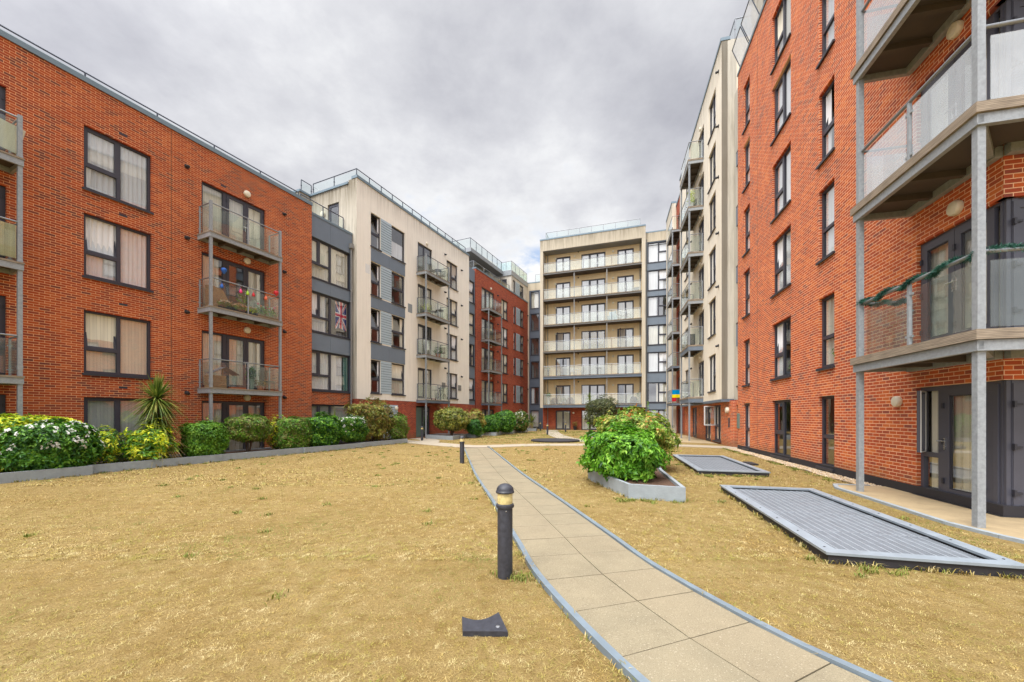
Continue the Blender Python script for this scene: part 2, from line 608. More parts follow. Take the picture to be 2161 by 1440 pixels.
# ------------------------------------------------------------------ windows and doors
def cols(w, splits, h, rows, ft=0.07, bar=0.09):
    """splits: fractions of the inner width; rows: per column list of (fraction, type) from the bottom"""
    out = []
    xs = [ft]
    inner = w - 2 * ft - bar * (len(splits) - 1)
    x = ft
    for s, rw in zip(splits, rows):
        cw = inner * s
        ih = h - 2 * ft - bar * (len(rw) - 1)
        z = ft
        for fr, ty in rw:
            out.append((x, z, x + cw, z + ih * fr, ty))
            z += ih * fr + bar
        x += cw + bar
    return out


def spec(w, h, panes, door=False):
    return dict(w=w, h=h, panes=panes, door=door)


H = 2.05
WIN = {
    'pair': spec(1.75, H, cols(1.75, (.5, .5), H, [[(.38, 'f'), (.62, 's')], [(1, 'f')]])),
    'pair_ground': spec(1.75, 2.1, cols(1.75, (.5, .5), 2.1, [[(.42, 'f'), (.58, 's')], [(1, 'f')]])),
    'rpair': spec(1.6, H, cols(1.6, (.5, .5), H, [[(.4, 'f'), (.6, 's')], [(1, 'f')]])),
    'rsingle': spec(.84, H, cols(.84, (1,), H, [[(.42, 'f'), (.58, 's')]])),
    'rsingle_f': spec(.84, H, cols(.84, (1,), H, [[(.42, 'f'), (.58, 'f')]])),
    'slim': spec(.84, H, cols(.84, (1,), H, [[(.4, 'f'), (.6, 's')]])),
    'wide1': spec(1.3, H, cols(1.3, (1,), H, [[(1, 'f')]])),
    'wide2': spec(1.3, H, cols(1.3, (1,), H, [[(.48, 'f'), (.52, 's')]])),
    'right_c': spec(1.6, H, cols(1.6, (.5, .5), H, [[(1, 'f')], [(.42, 'f'), (.58, 's')]])),
    'infill': spec(2.72, 2.12, [(.07, .07, 1.33, .78, 'f'), (.07, .87, .62, 2.05, 's'), (.74, .87, 1.33, 2.05, 'f'), (1.45, .07, 2.65, 2.05, 'f')]),
    'infill_top': spec(2.72, 2.12, [(.07, .07, 1.33, .78, 'f'), (.07, .87, .62, 2.05, 'f'), (.74, .87, 1.33, 2.05, 'f'), (1.45, .07, 2.65, 2.05, 'f')]),
    'narrow': spec(1.1, 2.0, cols(1.1, (1,), 2.0, [[(.45, 'f'), (.55, 's')]])),
    'trio_l': spec(.62, 1.95, cols(.62, (1,), 1.95, [[(.45, 'f'), (.55, 's')]])),
    'trio_r': spec(1.1, 1.95, cols(1.1, (1,), 1.95, [[(.48, 'f'), (.52, 's')]])),
    'pent_l': spec(.62, 1.4, cols(.62, (1,), 1.4, [[(1, 'f')]])),
    'pent_r': spec(1.1, 1.4, cols(1.1, (1,), 1.4, [[(.5, 'f'), (.5, 'f')]])),
    'link_h': spec(2.1, 2.08, cols(2.1, (.5, .5), 2.08, [[(1, 'f')], [(.5, 'f'), (.5, 's')]])),
    'link_f': spec(1.05, 2.05, cols(1.05, (1,), 2.05, [[(1, 'f')]])),
    'french3': spec(2.58, 2.27, [(.07, .07, .82, 2.2, 'f'), (.97, .04, 1.76, 2.21, 'd'), (1.77, .04, 2.52, 2.21, 'd')], True),
    'french2': spec(1.72, 2.2, [(.07, .04, .85, 2.13, 'd'), (.87, .04, 1.65, 2.13, 'd')], True),
    'french_c': spec(1.7, 2.2, [(.07, .04, .83, 2.13, 'd'), (.86, .07, 1.63, 2.13, 'f')], True),
    'french_g': spec(2.64, 2.2, [(.07, .07, .82, 2.13, 'f'), (.95, .04, 1.75, 2.13, 'd'), (1.77, .04, 2.57, 2.13, 'd')], True),
    'side_door': spec(.95, 2.1, [(.07, .04, .88, 2.03, 'd')], True),
}
WCACHE = {}


def wave_sheet(x0, x1, z0, z1, y, amp, per, n=None):
    mb = MB()
    n = n or max(4, int((x1 - x0) / per * 6))
    for i in range(n):
        a = x0 + (x1 - x0) * i / n
        b = x0 + (x1 - x0) * (i + 1) / n
        ya = y + amp * math.sin(a / per * 2 * PI + math.sin(a * 5)) * (1 + .3 * math.sin(a * 9))
        yb = y + amp * math.sin(b / per * 2 * PI + math.sin(b * 5)) * (1 + .3 * math.sin(b * 9))
        mb.face([(a, ya, z0), (b, yb, z0), (b, yb, z1), (a, ya, z1)])
    return mb


def win_parts(kind):
    if kind in WCACHE:
        return WCACHE[kind]
    s = WIN[kind]
    w, h = s['w'], s['h']
    fr = MB()
    fr.plate(0, w, 0, h, [p[:4] for p in s['panes']], .085, .155)
    pn = MB()
    sashes, leaves = [], []
    for x0, z0, x1, z1, ty in s['panes']:
        if ty == 'f':
            pn.face([(x0, .125, z0), (x1, .125, z0), (x1, .125, z1), (x0, .125, z1)])
            # glazing bead
            pn.plate(x0, x1, z0, z1, [(x0 + .018, z0 + .018, x1 - .018, z1 - .018)], .105, .12, 1)
        elif ty == 's':
            sm = MB()
            W, HH = x1 - x0, z1 - z0
            sm.plate(0, W, 0, HH, [(.05, .05, W - .05, HH - .05)], -.03, .04, 0)
            sm.face([(.05, .01, .05), (W - .05, .01, .05), (W - .05, .01, HH - .05), (.05, .01, HH - .05)], 1)
            sashes.append(((x0, .115, z0), sm.mesh('opening_sash', [M['frame'], M['pane']])))
        else:
            lm = MB()
            W, HH = x1 - x0, z1 - z0
            e = .075 if kind in ('french2', 'french_g') else .1
            lm.plate(0, W, 0, HH, [(e, .12, W - e, HH - e)], 0, .06, 0)
            lm.face([(e, .03, .12), (W - e, .03, .12), (W - e, .03, HH - e), (e, .03, HH - e)], 1)
            hx = 0 if not leaves else W
            for hz in (.25, HH * .5, HH - .3):
                lm.box(hx - .02, hx + .02, -.015, 0, hz, hz + .1, 2)
            leaves.append(((x0, .07, z0), lm.mesh('door_leaf', [M['frame'], M['pane'], M['frame_black']])))
    hd = MB()
    hd.box(0, .03, -.02, 0, 0, .22)
    hd.tube([(.015, -.02, .16), (.015, -.06, .16), (-.09, -.06, .16)], .011, 6)
    sl = MB()
    sl.box(-.045, w + .045, -.06, .12, -.055, 0)
    sl.box(-.045, w + .045, -.065, -.05, -.075, -.02)
    WCACHE[kind] = dict(frame=fr.mesh('balcony_door' if s['door'] else 'window', M['frame']),
                        pane=pn.mesh('pane', [M['pane'], M['frame_black']]) if pn.f else None,
                        sashes=sashes, leaves=leaves, handle=hd.mesh('handle', M['chrome']),
                        sill=sl.mesh('sill', M['frame_black']), curt={})
    return WCACHE[kind]


CURT = {
    'voile': ('voile', 'full', .025, .13), 'ivory': ('voile2', 'full', .03, .16), 'blind': ('blind', 'full', .002, .4),
    'blind_grey': ('blind_grey', 'full', .002, .4), 'sides': ('voile2', 'sides', .03, .12), 'drape': ('drape', 'full', .035, .2),
    'left': ('voile', 'left', .03, .13), 'right': ('voile', 'right', .03, .13), 'sheer_half': ('voile2', 'half', .025, .14),
    'teal': ('teal', 'right', .03, .1), 'mustard': ('mustard', 'full', .03, .14), 'low': ('voile', 'low', .02, .12),
    'white_teal': ('voile', 'wl', .025, .13),
}


def window(b, kind, x, z, r=0.0, curtain='voile', tilt=0.0, swing=0.0):
    s = WIN[kind]
    wp = win_parts(kind)
    w, h = s['w'], s['h']
    nm = 'balcony_door' if s['door'] else 'window'
    o = b.part(nm, wp['frame'], x, r, z)
    if wp['pane']:
        link('pane', wp['pane'], o)
    for i, (lc, me) in enumerate(wp['sashes']):
        link('opening_sash', me, o, lc, (-tilt, 0, 0))
    for i, (lc, me) in enumerate(wp['leaves']):
        rz = 0.0
        if swing and i == 0:
            rz = -swing
        link('door_leaf', me, o, lc, (0, 0, rz))
    if wp['leaves']:
        lc = wp['leaves'][-1][0]
        link('handle', wp['handle'], o, (lc[0] + .03, .07, 0.95))
        if len(wp['leaves']) > 1:
            link('handle', wp['handle'], o, (lc[0] - .06, .07, 0.95))
    if not s['door']:
        link('sill', wp['sill'], o)
    if curtain:
        for cn in (curtain if isinstance(curtain, tuple) else (curtain,)):
            if cn not in wp['curt']:
                mt, sty, amp, per = CURT[cn]
                y = .185
                z1 = h - .03
                if sty == 'full':
                    mb = wave_sheet(.04, w - .04, .03, z1, y, amp, per)
                elif sty == 'sides':
                    mb = wave_sheet(.04, w * .27, .03, z1, y, amp, per)
                    m2 = wave_sheet(w * .75, w - .04, .03, z1, y, amp, per)
                    for fa in range(len(m2.f)):
                        mb.face([m2.v[k] for k in m2.f[fa]])
                elif sty == 'left':
                    mb = wave_sheet(.04, w * .42, .03, z1, y, amp, per)
                elif sty == 'right':
                    mb = wave_sheet(w * .84, w - .04, .03, z1, y - .03, amp, per)
                elif sty == 'wl':
                    mb = wave_sheet(.04, w * .84, .03, z1, y, amp, per)
                elif sty == 'half':
                    mb = wave_sheet(w * .4, w - .04, .03, z1, y, amp, per)
                else:
                    mb = wave_sheet(.04, w - .04, .03, h * .55, y, amp, per)
                wp['curt'][cn] = mb.mesh('curtain', M[mt], True)
            link('curtain', wp['curt'][cn], o)
    return o


# ------------------------------------------------------------------ facade pieces
def wall(b, x0, x1, z0, z1, holes, r=0.0, mat='brick', name='wall', reveal=.16, closed=None, ends=(True, True), roof=True):
    """facade with openings; closed = depth of the block behind it (ends, back and roof)"""
    mb = MB()
    mb.plate(x0, x1, z0, z1, holes, -r, -r + reveal, 0, 0, back=False)
    if closed:
        y0, y1 = -r, -r + closed
        if ends[0]:
            mb.face([(x0, y1, z0), (x0, y0, z0), (x0, y0, z1), (x0, y1, z1)])
        if ends[1]:
            mb.face([(x1, y0, z0), (x1, y1, z0), (x1, y1, z1), (x1, y0, z1)])
        mb.face([(x1, y1, z0), (x0, y1, z0), (x0, y1, z1), (x1, y1, z1)])
    shift(mb, b.xb)
    o = b.part(name, mb.mesh(name, M[mat]), b.xb)
    if closed and roof:
        rb = MB()
        rb.face([(x0, -r + .02, z1 - .35), (x1, -r + .02, z1 - .35), (x1, -r + closed, z1 - .35), (x0, -r + closed, z1 - .35)])
        shift(rb, b.xb)
        b.part('roof', rb.mesh('roof', M['roofing']), b.xb)
    return o


def box_part(b, name, x0, x1, r0, r1, z0, z1, mat, parent=None):
    """solid block from r0 (inner) to r1 (outer)"""
    mb = MB()
    mb.box(x0, x1, -r1, -r0, z0, z1)
    shift(mb, b.xb)
    return link(name, mb.mesh(name, M[mat]), parent or b.root)


def interior(b, x0, x1, z0, z1, floors, r=0.0, depth=1.7):
    mb = MB()
    mb.face([(x0, -r + depth, z0), (x1, -r + depth, z0), (x1, -r + depth, z1), (x0, -r + depth, z1)])
    mb.face([(x0, -r + .3, z0), (x0, -r + depth, z0), (x0, -r + depth, z1), (x0, -r + .3, z1)])
    mb.face([(x1, -r + depth, z0), (x1, -r + .3, z0), (x1, -r + .3, z1), (x1, -r + depth, z1)])
    for f in floors:
        mb.face([(x0, -r + .17, f), (x1, -r + .17, f), (x1, -r + depth, f), (x0, -r + depth, f)])
    shift(mb, b.xb)
    return link('interior', mb.mesh('interior', M['interior']), b.root)


LAMP = None
VENT = None


def wall_lamp(b, x, z, r=0.0, rad=.13):
    global LAMP
    if LAMP is None:
        mb = MB()
        mb.lathe([(.12, 0), (.13, .03), (.13, .07), (.115, .1), (.06, .118), (0.01, .12)], 20)
        LAMP = mb.mesh('wall_lamp', M['lamp_white'], True)
    o = b.part('wall_lamp', LAMP, x, r + .002, z, (PI / 2, 0, 0))
    o.scale = (rad / .13,) * 3
    return o


def vent(b, x, z, r=0.0):
    global VENT
    if VENT is None:
        mb = MB()
        mb.lathe([(.075, 0), (.075, .02), (.055, .03), (.06, .13), (.05, .16), (.01, .165)], 14)
        mb.box(-.07, .07, -.07, .07, -.004, .012)
        VENT = mb.mesh('vent', M['black'], True)
    return b.part('vent', VENT, x, r + .002, z, (PI / 2 + .25, 0, 0))


def coping(b, x0, x1, z, r=0.0, h=.17, over=.045, depth=.4, mat='coping'):
    return box_part(b, 'coping', x0, x1, r - depth, r + over, z, z + h, mat)


def railing(b, x0, x1, r, zb, zt, step=1.9, glass='rglass', start=True, ends=(None, None), rail='rail_dark'):
    """roof-edge railing with glass; ends: length the rail returns inwards at each end"""
    pts = []
    if ends[0]:
        pts.append((x0, -r + ends[0], zt))
    pts += [(x0, -r, zt), (x1, -r, zt)]
    if ends[1]:
        pts.append((x1, -r + ends[1], zt))
    mb = MB()
    for p, q in zip(pts[:-1], pts[1:]):
        mb.tube([p, q], .028, 6)
    shift(mb, b.xb)
    o = link('roof_railing', mb.mesh('roof_railing', M[rail]), b.root)
    n = max(1, round((x1 - x0) / step))
    pm = MB()
    pm.box(-.02, .02, -.02, .02, 0, zt - zb - .02)
    pm.box(-.03, .03, -.035, .035, (zt - zb) * .45, (zt - zb) * .45 + .04)
    pme = pm.mesh('railing_post', M[rail])
    for i in range(n + 1):
        link('railing_post', pme, o, (x0 - b.xb + (x1 - x0) * i / n, -r, zb))
    gm = MB()
    d = (x1 - x0) / n
    gz0, gz1 = zb + .08, zt - .09
    for i in range(n):
        a, c = x0 + d * i + .04, x0 + d * (i + 1) - .04
        gm.box(a, c, -r - .006, -r + .006, gz0, gz1)
    for k, e in enumerate(ends):
        if e:
            X = (x0, x1)[k]
            gm.box(X - .006, X + .006, -r + .05, -r + e, gz0, gz1)
            for q in (e, e * .5):
                link('railing_post', pme, o, (X - b.xb, -r + q, zb))
    shift(gm, b.xb)
    link('glass_panel', gm.mesh('glass_panel', M[glass]), o)
    return o


BCACHE = {}


def balcony(b, x0, x1, zb, r0=0.0, dep=.87, glass='bglass', fasc=.17, steel='steel', mids=1, rail='rail', deckh=.05, fpanel=True):
    """hung balcony: steel tray, timber deck, glass sides and front, handrail"""
    w = x1 - x0
    key = (round(w, 2), round(dep, 2), glass, fasc, steel, mids, rail, deckh)
    if key not in BCACHE:
        t = MB()
        t.box(0, w, -dep, -dep + .07, 0, fasc)
        t.box(0, .07, -dep + .07, 0, 0, fasc)
        t.box(w - .07, w, -dep + .07, 0, 0, fasc)
        t.box(.07, w - .07, -.08, -.004, .01, fasc)
        n = 4
        for i in range(1, n):
            xx = w * i / n
            t.box(xx - .04, xx + .04, -dep + .07, -.08, .015, fasc - .02, 1)
        t.box(.07, w - .07, -dep + .07, -.08, fasc - .035, fasc - .012, 1)
        dk = MB()
        dk.box(-.015, w + .015, -dep - .02, -.006, fasc + .002, fasc + deckh)
        zt = fasc + deckh + 1.12
        hr = MB()
        a = .06
        hr.tube([(a, -.02, zt), (a, -dep + .07, zt)], .022, 8)
        hr.tube([(a, -dep + .07, zt), (w - a, -dep + .07, zt)], .024, 8)
        hr.tube([(w - a, -dep + .07, zt), (w - a, -.02, zt)], .022, 8)
        ps = MB()
        hh = zt - fasc - deckh
        ps.box(-.022, .022, -.022, .022, 0, hh)
        for q in (.18, .8):
            ps.box(-.055, .055, -.012, .012, hh * q, hh * q + .03)
        gz0, gz1 = fasc + deckh + .07, zt - .1
        gs = MB()
        gs.box(a - .006, a + .006, -dep + .16, -.1, gz0, gz1)
        ge = MB()
        ge.box(w - a - .006, w - a + .006, -dep + .16, -.1, gz0, gz1)
        gf = []
        seg = (w - 2 * a) / (mids + 1)
        for i in range(mids + 1):
            g = MB()
            g.box(a + seg * i + .08, a + seg * (i + 1) - .08, -dep + .064, -dep + .076, gz0, gz1)
            gf.append(g.mesh('glass_panel', M[glass]))
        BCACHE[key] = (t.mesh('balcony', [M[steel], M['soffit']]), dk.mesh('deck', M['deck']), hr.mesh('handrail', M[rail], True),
                       ps.mesh('baluster', M['steel']), gs.mesh('glass_panel', M[glass]), ge.mesh('glass_panel', M[glass]), gf, seg, a)
    t, dk, hr, ps, gs, ge, gf, seg, a = BCACHE[key]
    o = b.part('balcony', t, x0, r0, zb)
    link('deck', dk, o)
    link('handrail', hr, o)
    for xx, yy in [(a, -.05), (w - a, -.05)] + [(a + seg * (i + 1), -dep + .07) for i in range(mids)]:
        link('baluster', ps, o, (xx, yy, fasc + deckh))
    link('glass_panel', gs, o)
    link('glass_panel', ge, o)
    for g in gf:
        link('glass_panel', g, o)
    return o


def column(b, x, r, z0, z1, s=.09, mat='steel'):
    mb = MB()
    h = s / 2
    fl = .022
    # open channel section
    mb.box(-h, h, -h, -h + fl, 0, z1 - z0)
    mb.box(-h, h, h - fl, h, 0, z1 - z0)
    mb.box(-fl * .5, fl * .5, -h + fl, h - fl, 0, z1 - z0)
    mb.box(-h - .05, h + .05, -h - .05, h + .05, -.001, .02)
    for k in range(1, int((z1 - z0) / 2.9) + 1):
        mb.box(-h - .006, h + .006, -h - .006, h + .006, k * 2.95 - .05, k * 2.95 + .06)
    return b.part('column', mb.mesh('column', M[mat]), x, r, z0)


def square_column(b, x, r, z0, z1, s=.13, mat='steel'):
    mb = MB()
    h = s / 2
    mb.box(-h, h, -h, h, 0, z1 - z0)
    mb.box(-h - .05, h + .05, -h - .05, h + .05, -.001, .012)
    return b.part('column', mb.mesh('column', M[mat]), x, r, z0)


def siding(b, x0, x1, z0, z1, r=0.0):
    mb = MB()
    n = max(3, round((z1 - z0) / .155))
    d = (z1 - z0) / n
    for i in range(n):
        a = z0 + d * i
        mb.face([(x0, -r - .022, a), (x1, -r - .022, a), (x1, -r - .006, a + d), (x0, -r - .006, a + d)])
        mb.face([(x0, -r - .006, a), (x1, -r - .006, a), (x1, -r - .022, a), (x0, -r - .022, a)])
    for i in range(1, n):
        mb.box(x0, x1, -r - .0205, -r - .008, z0 + d * i - .02, z0 + d * i - .0005, 1)
    mb.box(x0, x1, -r - .006, -r + .1, z0, z1)
    shift(mb, b.xb)
    return link('siding_panel', mb.mesh('siding_panel', [M['siding'], M['panel_dark']]), b.root)


def band(b, x0, x1, z0, z1, r=0.0, mat='panel', joints=()):
    mb = MB()
    xs = [x0, *joints, x1]
    for a, c in zip(xs[:-1], xs[1:]):
        mb.box(a + .004, c - .004, -r - .02, -r + .1, z0, z1)
    shift(mb, b.xb)
    return link('cladding_panel', mb.mesh('cladding_panel', M[mat]), b.root)


def pipe(b, x, r, z0, z1, rad=.045, mat='pvc_grey'):
    mb = MB()
    mb.tube([(0, 0, 0), (0, 0, z1 - z0)], rad, 8)
    for k in range(int((z1 - z0) / 1.9)):
        mb.tube([(0, 0, .6 + k * 1.9), (0, 0, .68 + k * 1.9)], rad * 1.3, 8)
    return b.part('downpipe', mb.mesh('downpipe', M[mat], True), x, r, z0)
# ------------------------------------------------------------------ levels shared by the whole courtyard
HEAD = [2.22, 5.05, 8.2, 11.05, 14.03, 16.75, 19.65]
SLAB = [0, 2.5, 5.68, 8.6, 11.56, 14.42, 17.36]
FLOORS = [0.06, 2.74, 5.92, 8.84, 11.8, 14.66, 17.6]


def hole(kind, x, head):
    s = WIN[kind]
    return (x, head - s['h'], x + s['w'], head)


def put(b, kind, x, head, r=0.0, **kw):
    return window(b, kind, x, head - WIN[kind]['h'], r, **kw)


rnd = random.Random(11)

# ================================================================== left red block
A = Bld(L0, UL, -10.0, 'long red brick apartment block with roof railing and balcony doors, filling the left edge', group='courtyard apartment blocks')
holes, jobs = [], []
cA = {0: 'blind_grey', 1: 'blind', 2: 'drape', 3: 'voile'}
for lv in range(4):
    k = 'pair_ground' if lv == 0 else 'pair'
    for x in (-8.36, -16.4):
        holes.append(hole(k, x, HEAD[lv]))
        c = cA[lv] if x > -10 else 'voile'
        if lv == 2 and x > -10:
            c = ('voile',)
        jobs.append((k, x, HEAD[lv], c, .2 if (lv in (1, 2) and x > -10) else 0))
    for x in (-5.0, -12.52):
        holes.append(hole('french3', x, HEAD[lv]))
        jobs.append(('french3', x, HEAD[lv], {0: 'drape', 1: 'ivory', 2: 'sides', 3: 'blind'}[lv], 0))
wall(A, -20, 0, 0, 12.43, holes, 0, 'brick', closed=10)
for k, x, hd, c, t in jobs:
    put(A, k, x, hd, curtain=c, tilt=t)
interior(A, -19.9, -.1, 0, 12, FLOORS[:4])
coping(A, -20, .02, 12.43)
railing(A, -20, -.02, -1.0, 12.35, 13.36, 2.1)
for x0 in (-5.15, -12.78):
    for lv in (1, 2, 3):
        balcony(A, x0, x0 + 2.95, SLAB[lv])
    for xx in (x0 + .06, x0 + 2.89):
        column(A, xx, .80, 0, SLAB[3] + 1.42, .09)
for lv, z in enumerate((2.4, 5.37, 8.42, 11.37)):
    wall_lamp(A, -3.26, z, 0, .14)
    wall_lamp(A, -11.1, z, 0, .14)
for z in (2.5, 5.65, 8.53, 11.3):
    vent(A, -5.52, z)
    vent(A, -1.52, z)
for z in (5.42, 8.5, 11.3, 2.55):
    box_part(A, 'air_brick', -7.5, -7.28, .0, .006, z, z + .07, 'frame_black')
box_part(A, 'air_brick', -4.3, -4.1, .0, .006, 11.2, 11.27, 'frame_black')
box_part(A, 'movement_joint', -6.02, -6.005, .0, .004, .1, 12.4, 'joint')

# ================================================================== glazed link between the left blocks
B = Bld(L0, UL, .02, 'glazed link with blue grey bands and roof terrace between left red and cream blocks', group='courtyard apartment blocks')
rB = -.35
wall(B, .02, 2.96, 0, 2.93, [(.12, .1, 2.84, 2.22)], rB, 'brick', closed=9, roof=False)
mb = MB()
wh = [(.12, HEAD[1] - 2.12 + .03, 2.84, HEAD[1] + .03), (.12, HEAD[2] - 2.12, 2.84, HEAD[2]), (.12, HEAD[3] - 2.12, 2.84, HEAD[3])]
wall(B, .02, 2.96, 2.93, 12.2, wh, rB - .02, 'panel_dark', 'cladding', closed=9)
window(B, 'infill', .12, .1, rB, 'blind_grey')
for (x0, z0, x1, z1), c, t in zip(wh, ('white_teal', 'left', 'ivory'), (0, .22, 0)):
    window(B, 'infill', x0, z0, rB - .02, (c, 'teal') if c == 'white_teal' else c, t)
for z0, z1 in ((HEAD[1] + .05, HEAD[2] - 2.2), (HEAD[2] + .02, HEAD[3] - 2.2), (HEAD[3] + .02, 12.2)):
    band(B, .02, 2.96, z0, z1, rB, 'panel', (1.42,))
interior(B, .05, 2.9, 0, 12, FLOORS[:4], rB)
coping(B, .02, 2.96, 12.2, rB, .12)
railing(B, .1, 2.9, -1.0, 12.2, 13.34, 1.3)
pipe(B, 2.8, rB + .1, 0, 11.4)
box_part(B, 'rain_hopper', 2.7, 2.9, rB + .01, rB + .2, 11.35, 11.62, 'pvc_grey')

# ================================================================== left cream block
Cb = Bld(L0, UL, 2.98, 'cream rendered block on brick base with pale siding strips and stacked balconies, left side', group='courtyard apartment blocks')
holes, jobs = [], []
for lv in (1, 2, 3, 4):
    hd = HEAD[lv]
    w2 = 'wide1' if lv == 4 else 'wide2'
    for k, x, c, t in (('slim', 4.08, 'right', .24 if lv > 1 else .2), (w2, 5.89, {4: 'low', 3: None, 2: 'sides', 1: 'ivory'}[lv], .18 if lv < 3 else 0),
                       ('french_c', 8.56, {4: None, 3: 'sides', 2: 'left', 1: 'ivory'}[lv], 0), ('right_c', 12.15, {4: 'drape', 3: 'ivory', 2: 'voile', 1: 'voile'}[lv], .2)):
        holes.append(hole(k, x, hd))
        jobs.append((k, x, hd, c, t))
wall(Cb, 2.98, 15.58, 2.6, 15.53, holes, 0, 'cream', closed=9, ends=(False, True))
for k, x, hd, c, t in jobs:
    put(Cb, k, x, hd, curtain=c, tilt=t)
gh = [(8.39, .06, 10.1, 2.3), hole('slim', 4.08, 2.22)]
wall(Cb, 2.98, 15.58, 0, 2.598, gh, -.02, 'brick_deep', 'base_wall', .25, closed=9, ends=(True, True), roof=False)
put(Cb, 'slim', 4.08, 2.22, -.02, curtain='voile')
box_part(Cb, 'entrance_door', 8.42, 9.44, -.2, -.14, .08, 2.2, 'green_door')
put(Cb, 'side_door', 9.46 - .3, 2.2, -.05, curtain=None)
siding(Cb, 5.1, 6.5, .05, 2.3, -.02)
wall_lamp(Cb, 6.3, 2.1, .0)
for lv in (1, 2, 3, 4):
    siding(Cb, 4.93, 5.87, HEAD[lv] - 2.05, HEAD[lv])
for lv in (1, 2, 3):
    band(Cb, 4.08, 7.19, HEAD[lv] + .02, HEAD[lv + 1] - 2.05 - .09, 0, 'panel', (5.64,))
for lv in (1, 2, 3, 4):
    balcony(Cb, 8.4, 11.33, SLAB[lv] + .02, steel='steel_blue' if lv == 1 else 'steel', rail='rail_dark')
    wall_lamp(Cb, 9.6, HEAD[lv] + .22, 0, .11)
    vent(Cb, 14.3, HEAD[lv] - .15)
    vent(Cb, 11.9, HEAD[lv] + .3)
for xx in (8.46, 11.27):
    column(Cb, xx, .80, 0, SLAB[4] + 1.42, .09)
interior(Cb, 3.1, 15.5, 0, 15, FLOORS[:5])
coping(Cb, 2.95, 15.6, 15.53, 0, .16)
box_part(Cb, 'meter_cover', 13.82, 14.26, .0, .03, 3.7, 4.15, 'pvc_grey')
box_part(Cb, 'meter_cover', 11.5, 11.95, .0, .03, 3.75, 4.2, 'pvc_grey')
box_part(Cb, 'repair_patch', 7.5, 7.95, .0, .003, 8.75, 9.35, 'steel')
box_part(Cb, 'repair_patch', 3.65, 4.02, .0, .003, 10.2, 10.75, 'white')
# side of the cream block over the link terrace
mb = MB()
mb.plate(0, 3.28, 2.6, 15.3, [(1.53, 12.35, 2.48, 14.45)], 0, .15, 0, 0, back=False)
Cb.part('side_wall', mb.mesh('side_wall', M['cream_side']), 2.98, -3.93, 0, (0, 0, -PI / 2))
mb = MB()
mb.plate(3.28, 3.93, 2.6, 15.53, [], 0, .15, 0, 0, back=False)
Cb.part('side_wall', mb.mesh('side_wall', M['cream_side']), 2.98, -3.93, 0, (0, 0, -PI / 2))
wp = win_parts('side_door')
o = Cb.part('balcony_door', wp['frame'], 2.98, -3.93 + 1.53, 12.35, (0, 0, -PI / 2))
for lc, me in wp['leaves']:
    link('door_leaf', me, o, lc)
link('handle', wp['handle'], o, (.1, .07, .95))
wl = wall_lamp(Cb, 2.978, 13.95, -2.75, .17)
wl.rotation_euler = (PI / 2, 0, -PI / 2)
box_part(Cb, 'coping', 2.9, 3.3, -3.93, -.65, 15.3, 15.42, 'coping')
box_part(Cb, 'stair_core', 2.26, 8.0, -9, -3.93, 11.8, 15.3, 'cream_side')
box_part(Cb, 'coping', 2.2, 8.0, -9.02, -3.88, 15.3, 15.42, 'coping')
railing(Cb, 3.2, 15.35, -.25, 15.6, 16.24, 1.05, ends=(3.7, .0))
railing(Cb, 2.4, 3.1, -4.0, 15.42, 16.1, .7)

# ================================================================== far red block with penthouse
rE = -.7
E = Bld(L0, UL, 17.93, 'far red brick block with cream penthouse and overhanging roof, beyond the left cream block', group='courtyard apartment blocks')
holes, jobs = [], []
for lv in (0, 1, 2, 3, 4):
    hd = HEAD[lv]
    its = [('french3', 19.07, ['drape', 'ivory', 'sides', 'left', 'voile'][lv], 0)]
    if lv:
        its += [('right_c', 23.3, ['', 'blind', 'ivory', 'voile', 'ivory'][lv], .22), ('trio_l', 26.4, 'voile', .15), ('trio_r', 28.24, 'sides', .2)]
    for k, x, c, t in its:
        holes.append(hole(k, x, hd))
        jobs.append((k, x, hd, c, t))
wall(E, 17.93, 30.9, 0, 15.38, holes, rE, 'brick_deep', closed=9)
for k, x, hd, c, t in jobs:
    put(E, k, x, hd, rE, curtain=c, tilt=t)
wh = [(16.76, HEAD[lv] - 2.0, 17.86, HEAD[lv]) for lv in (1, 2, 3, 4)]
wall(E, 15.6, 17.9, 2.6, 15.2, wh, rE - .08, 'panel', 'cladding', closed=8)
for (x0, z0, x1, z1), c in zip(wh, ('voile', 'sides', 'ivory', 'voile')):
    window(E, 'narrow', x0, z0, rE - .08, c, .2)
wall(E, 15.6, 17.9, 0, 2.6, [], rE - .06, 'brick_deep', 'base_wall')
for lv in (1, 2, 3, 4):
    siding(E, 27.04, 28.22, HEAD[lv] - 1.95, HEAD[lv], rE)
    balcony(E, 18.95, 21.8, SLAB[lv] + .1, rE, steel='steel_blue' if lv == 1 else 'steel', rail='rail_dark')
    wall_lamp(E, 20.9, HEAD[lv] + .3, rE, .12)
    vent(E, 22.4, HEAD[lv] + .05, rE)
    vent(E, 30.4, HEAD[lv] - .2, rE)
for xx in (19.0, 21.74):
    column(E, xx, rE + .80, 0, SLAB[4] + .3, .09)
interior(E, 16, 30.8, 0, 15, FLOORS[:5], rE)
coping(E, 17.9, 30.92, 15.38, rE, .13)
railing(E, 18.0, 25.8, rE - .25, 15.5, 16.15, 1.9, rail='rail', ends=(1.2, None))
wall(E, 25.97, 30.6, 15.4, 17.35, [hole('pent_l', 26.43, 17.0), hole('pent_r', 28.3, 17.0)], rE - .08, 'cream', 'penthouse_wall', closed=8)
put(E, 'pent_l', 26.43, 17.0, rE - .08, curtain='voile')
put(E, 'pent_r', 28.3, 17.0, rE - .08, curtain=None)
siding(E, 27.07, 28.28, 15.6, 17.0, rE - .08)
mb = MB()
mb.box(0, 1.1, -.02, .03, .3, 1.6)
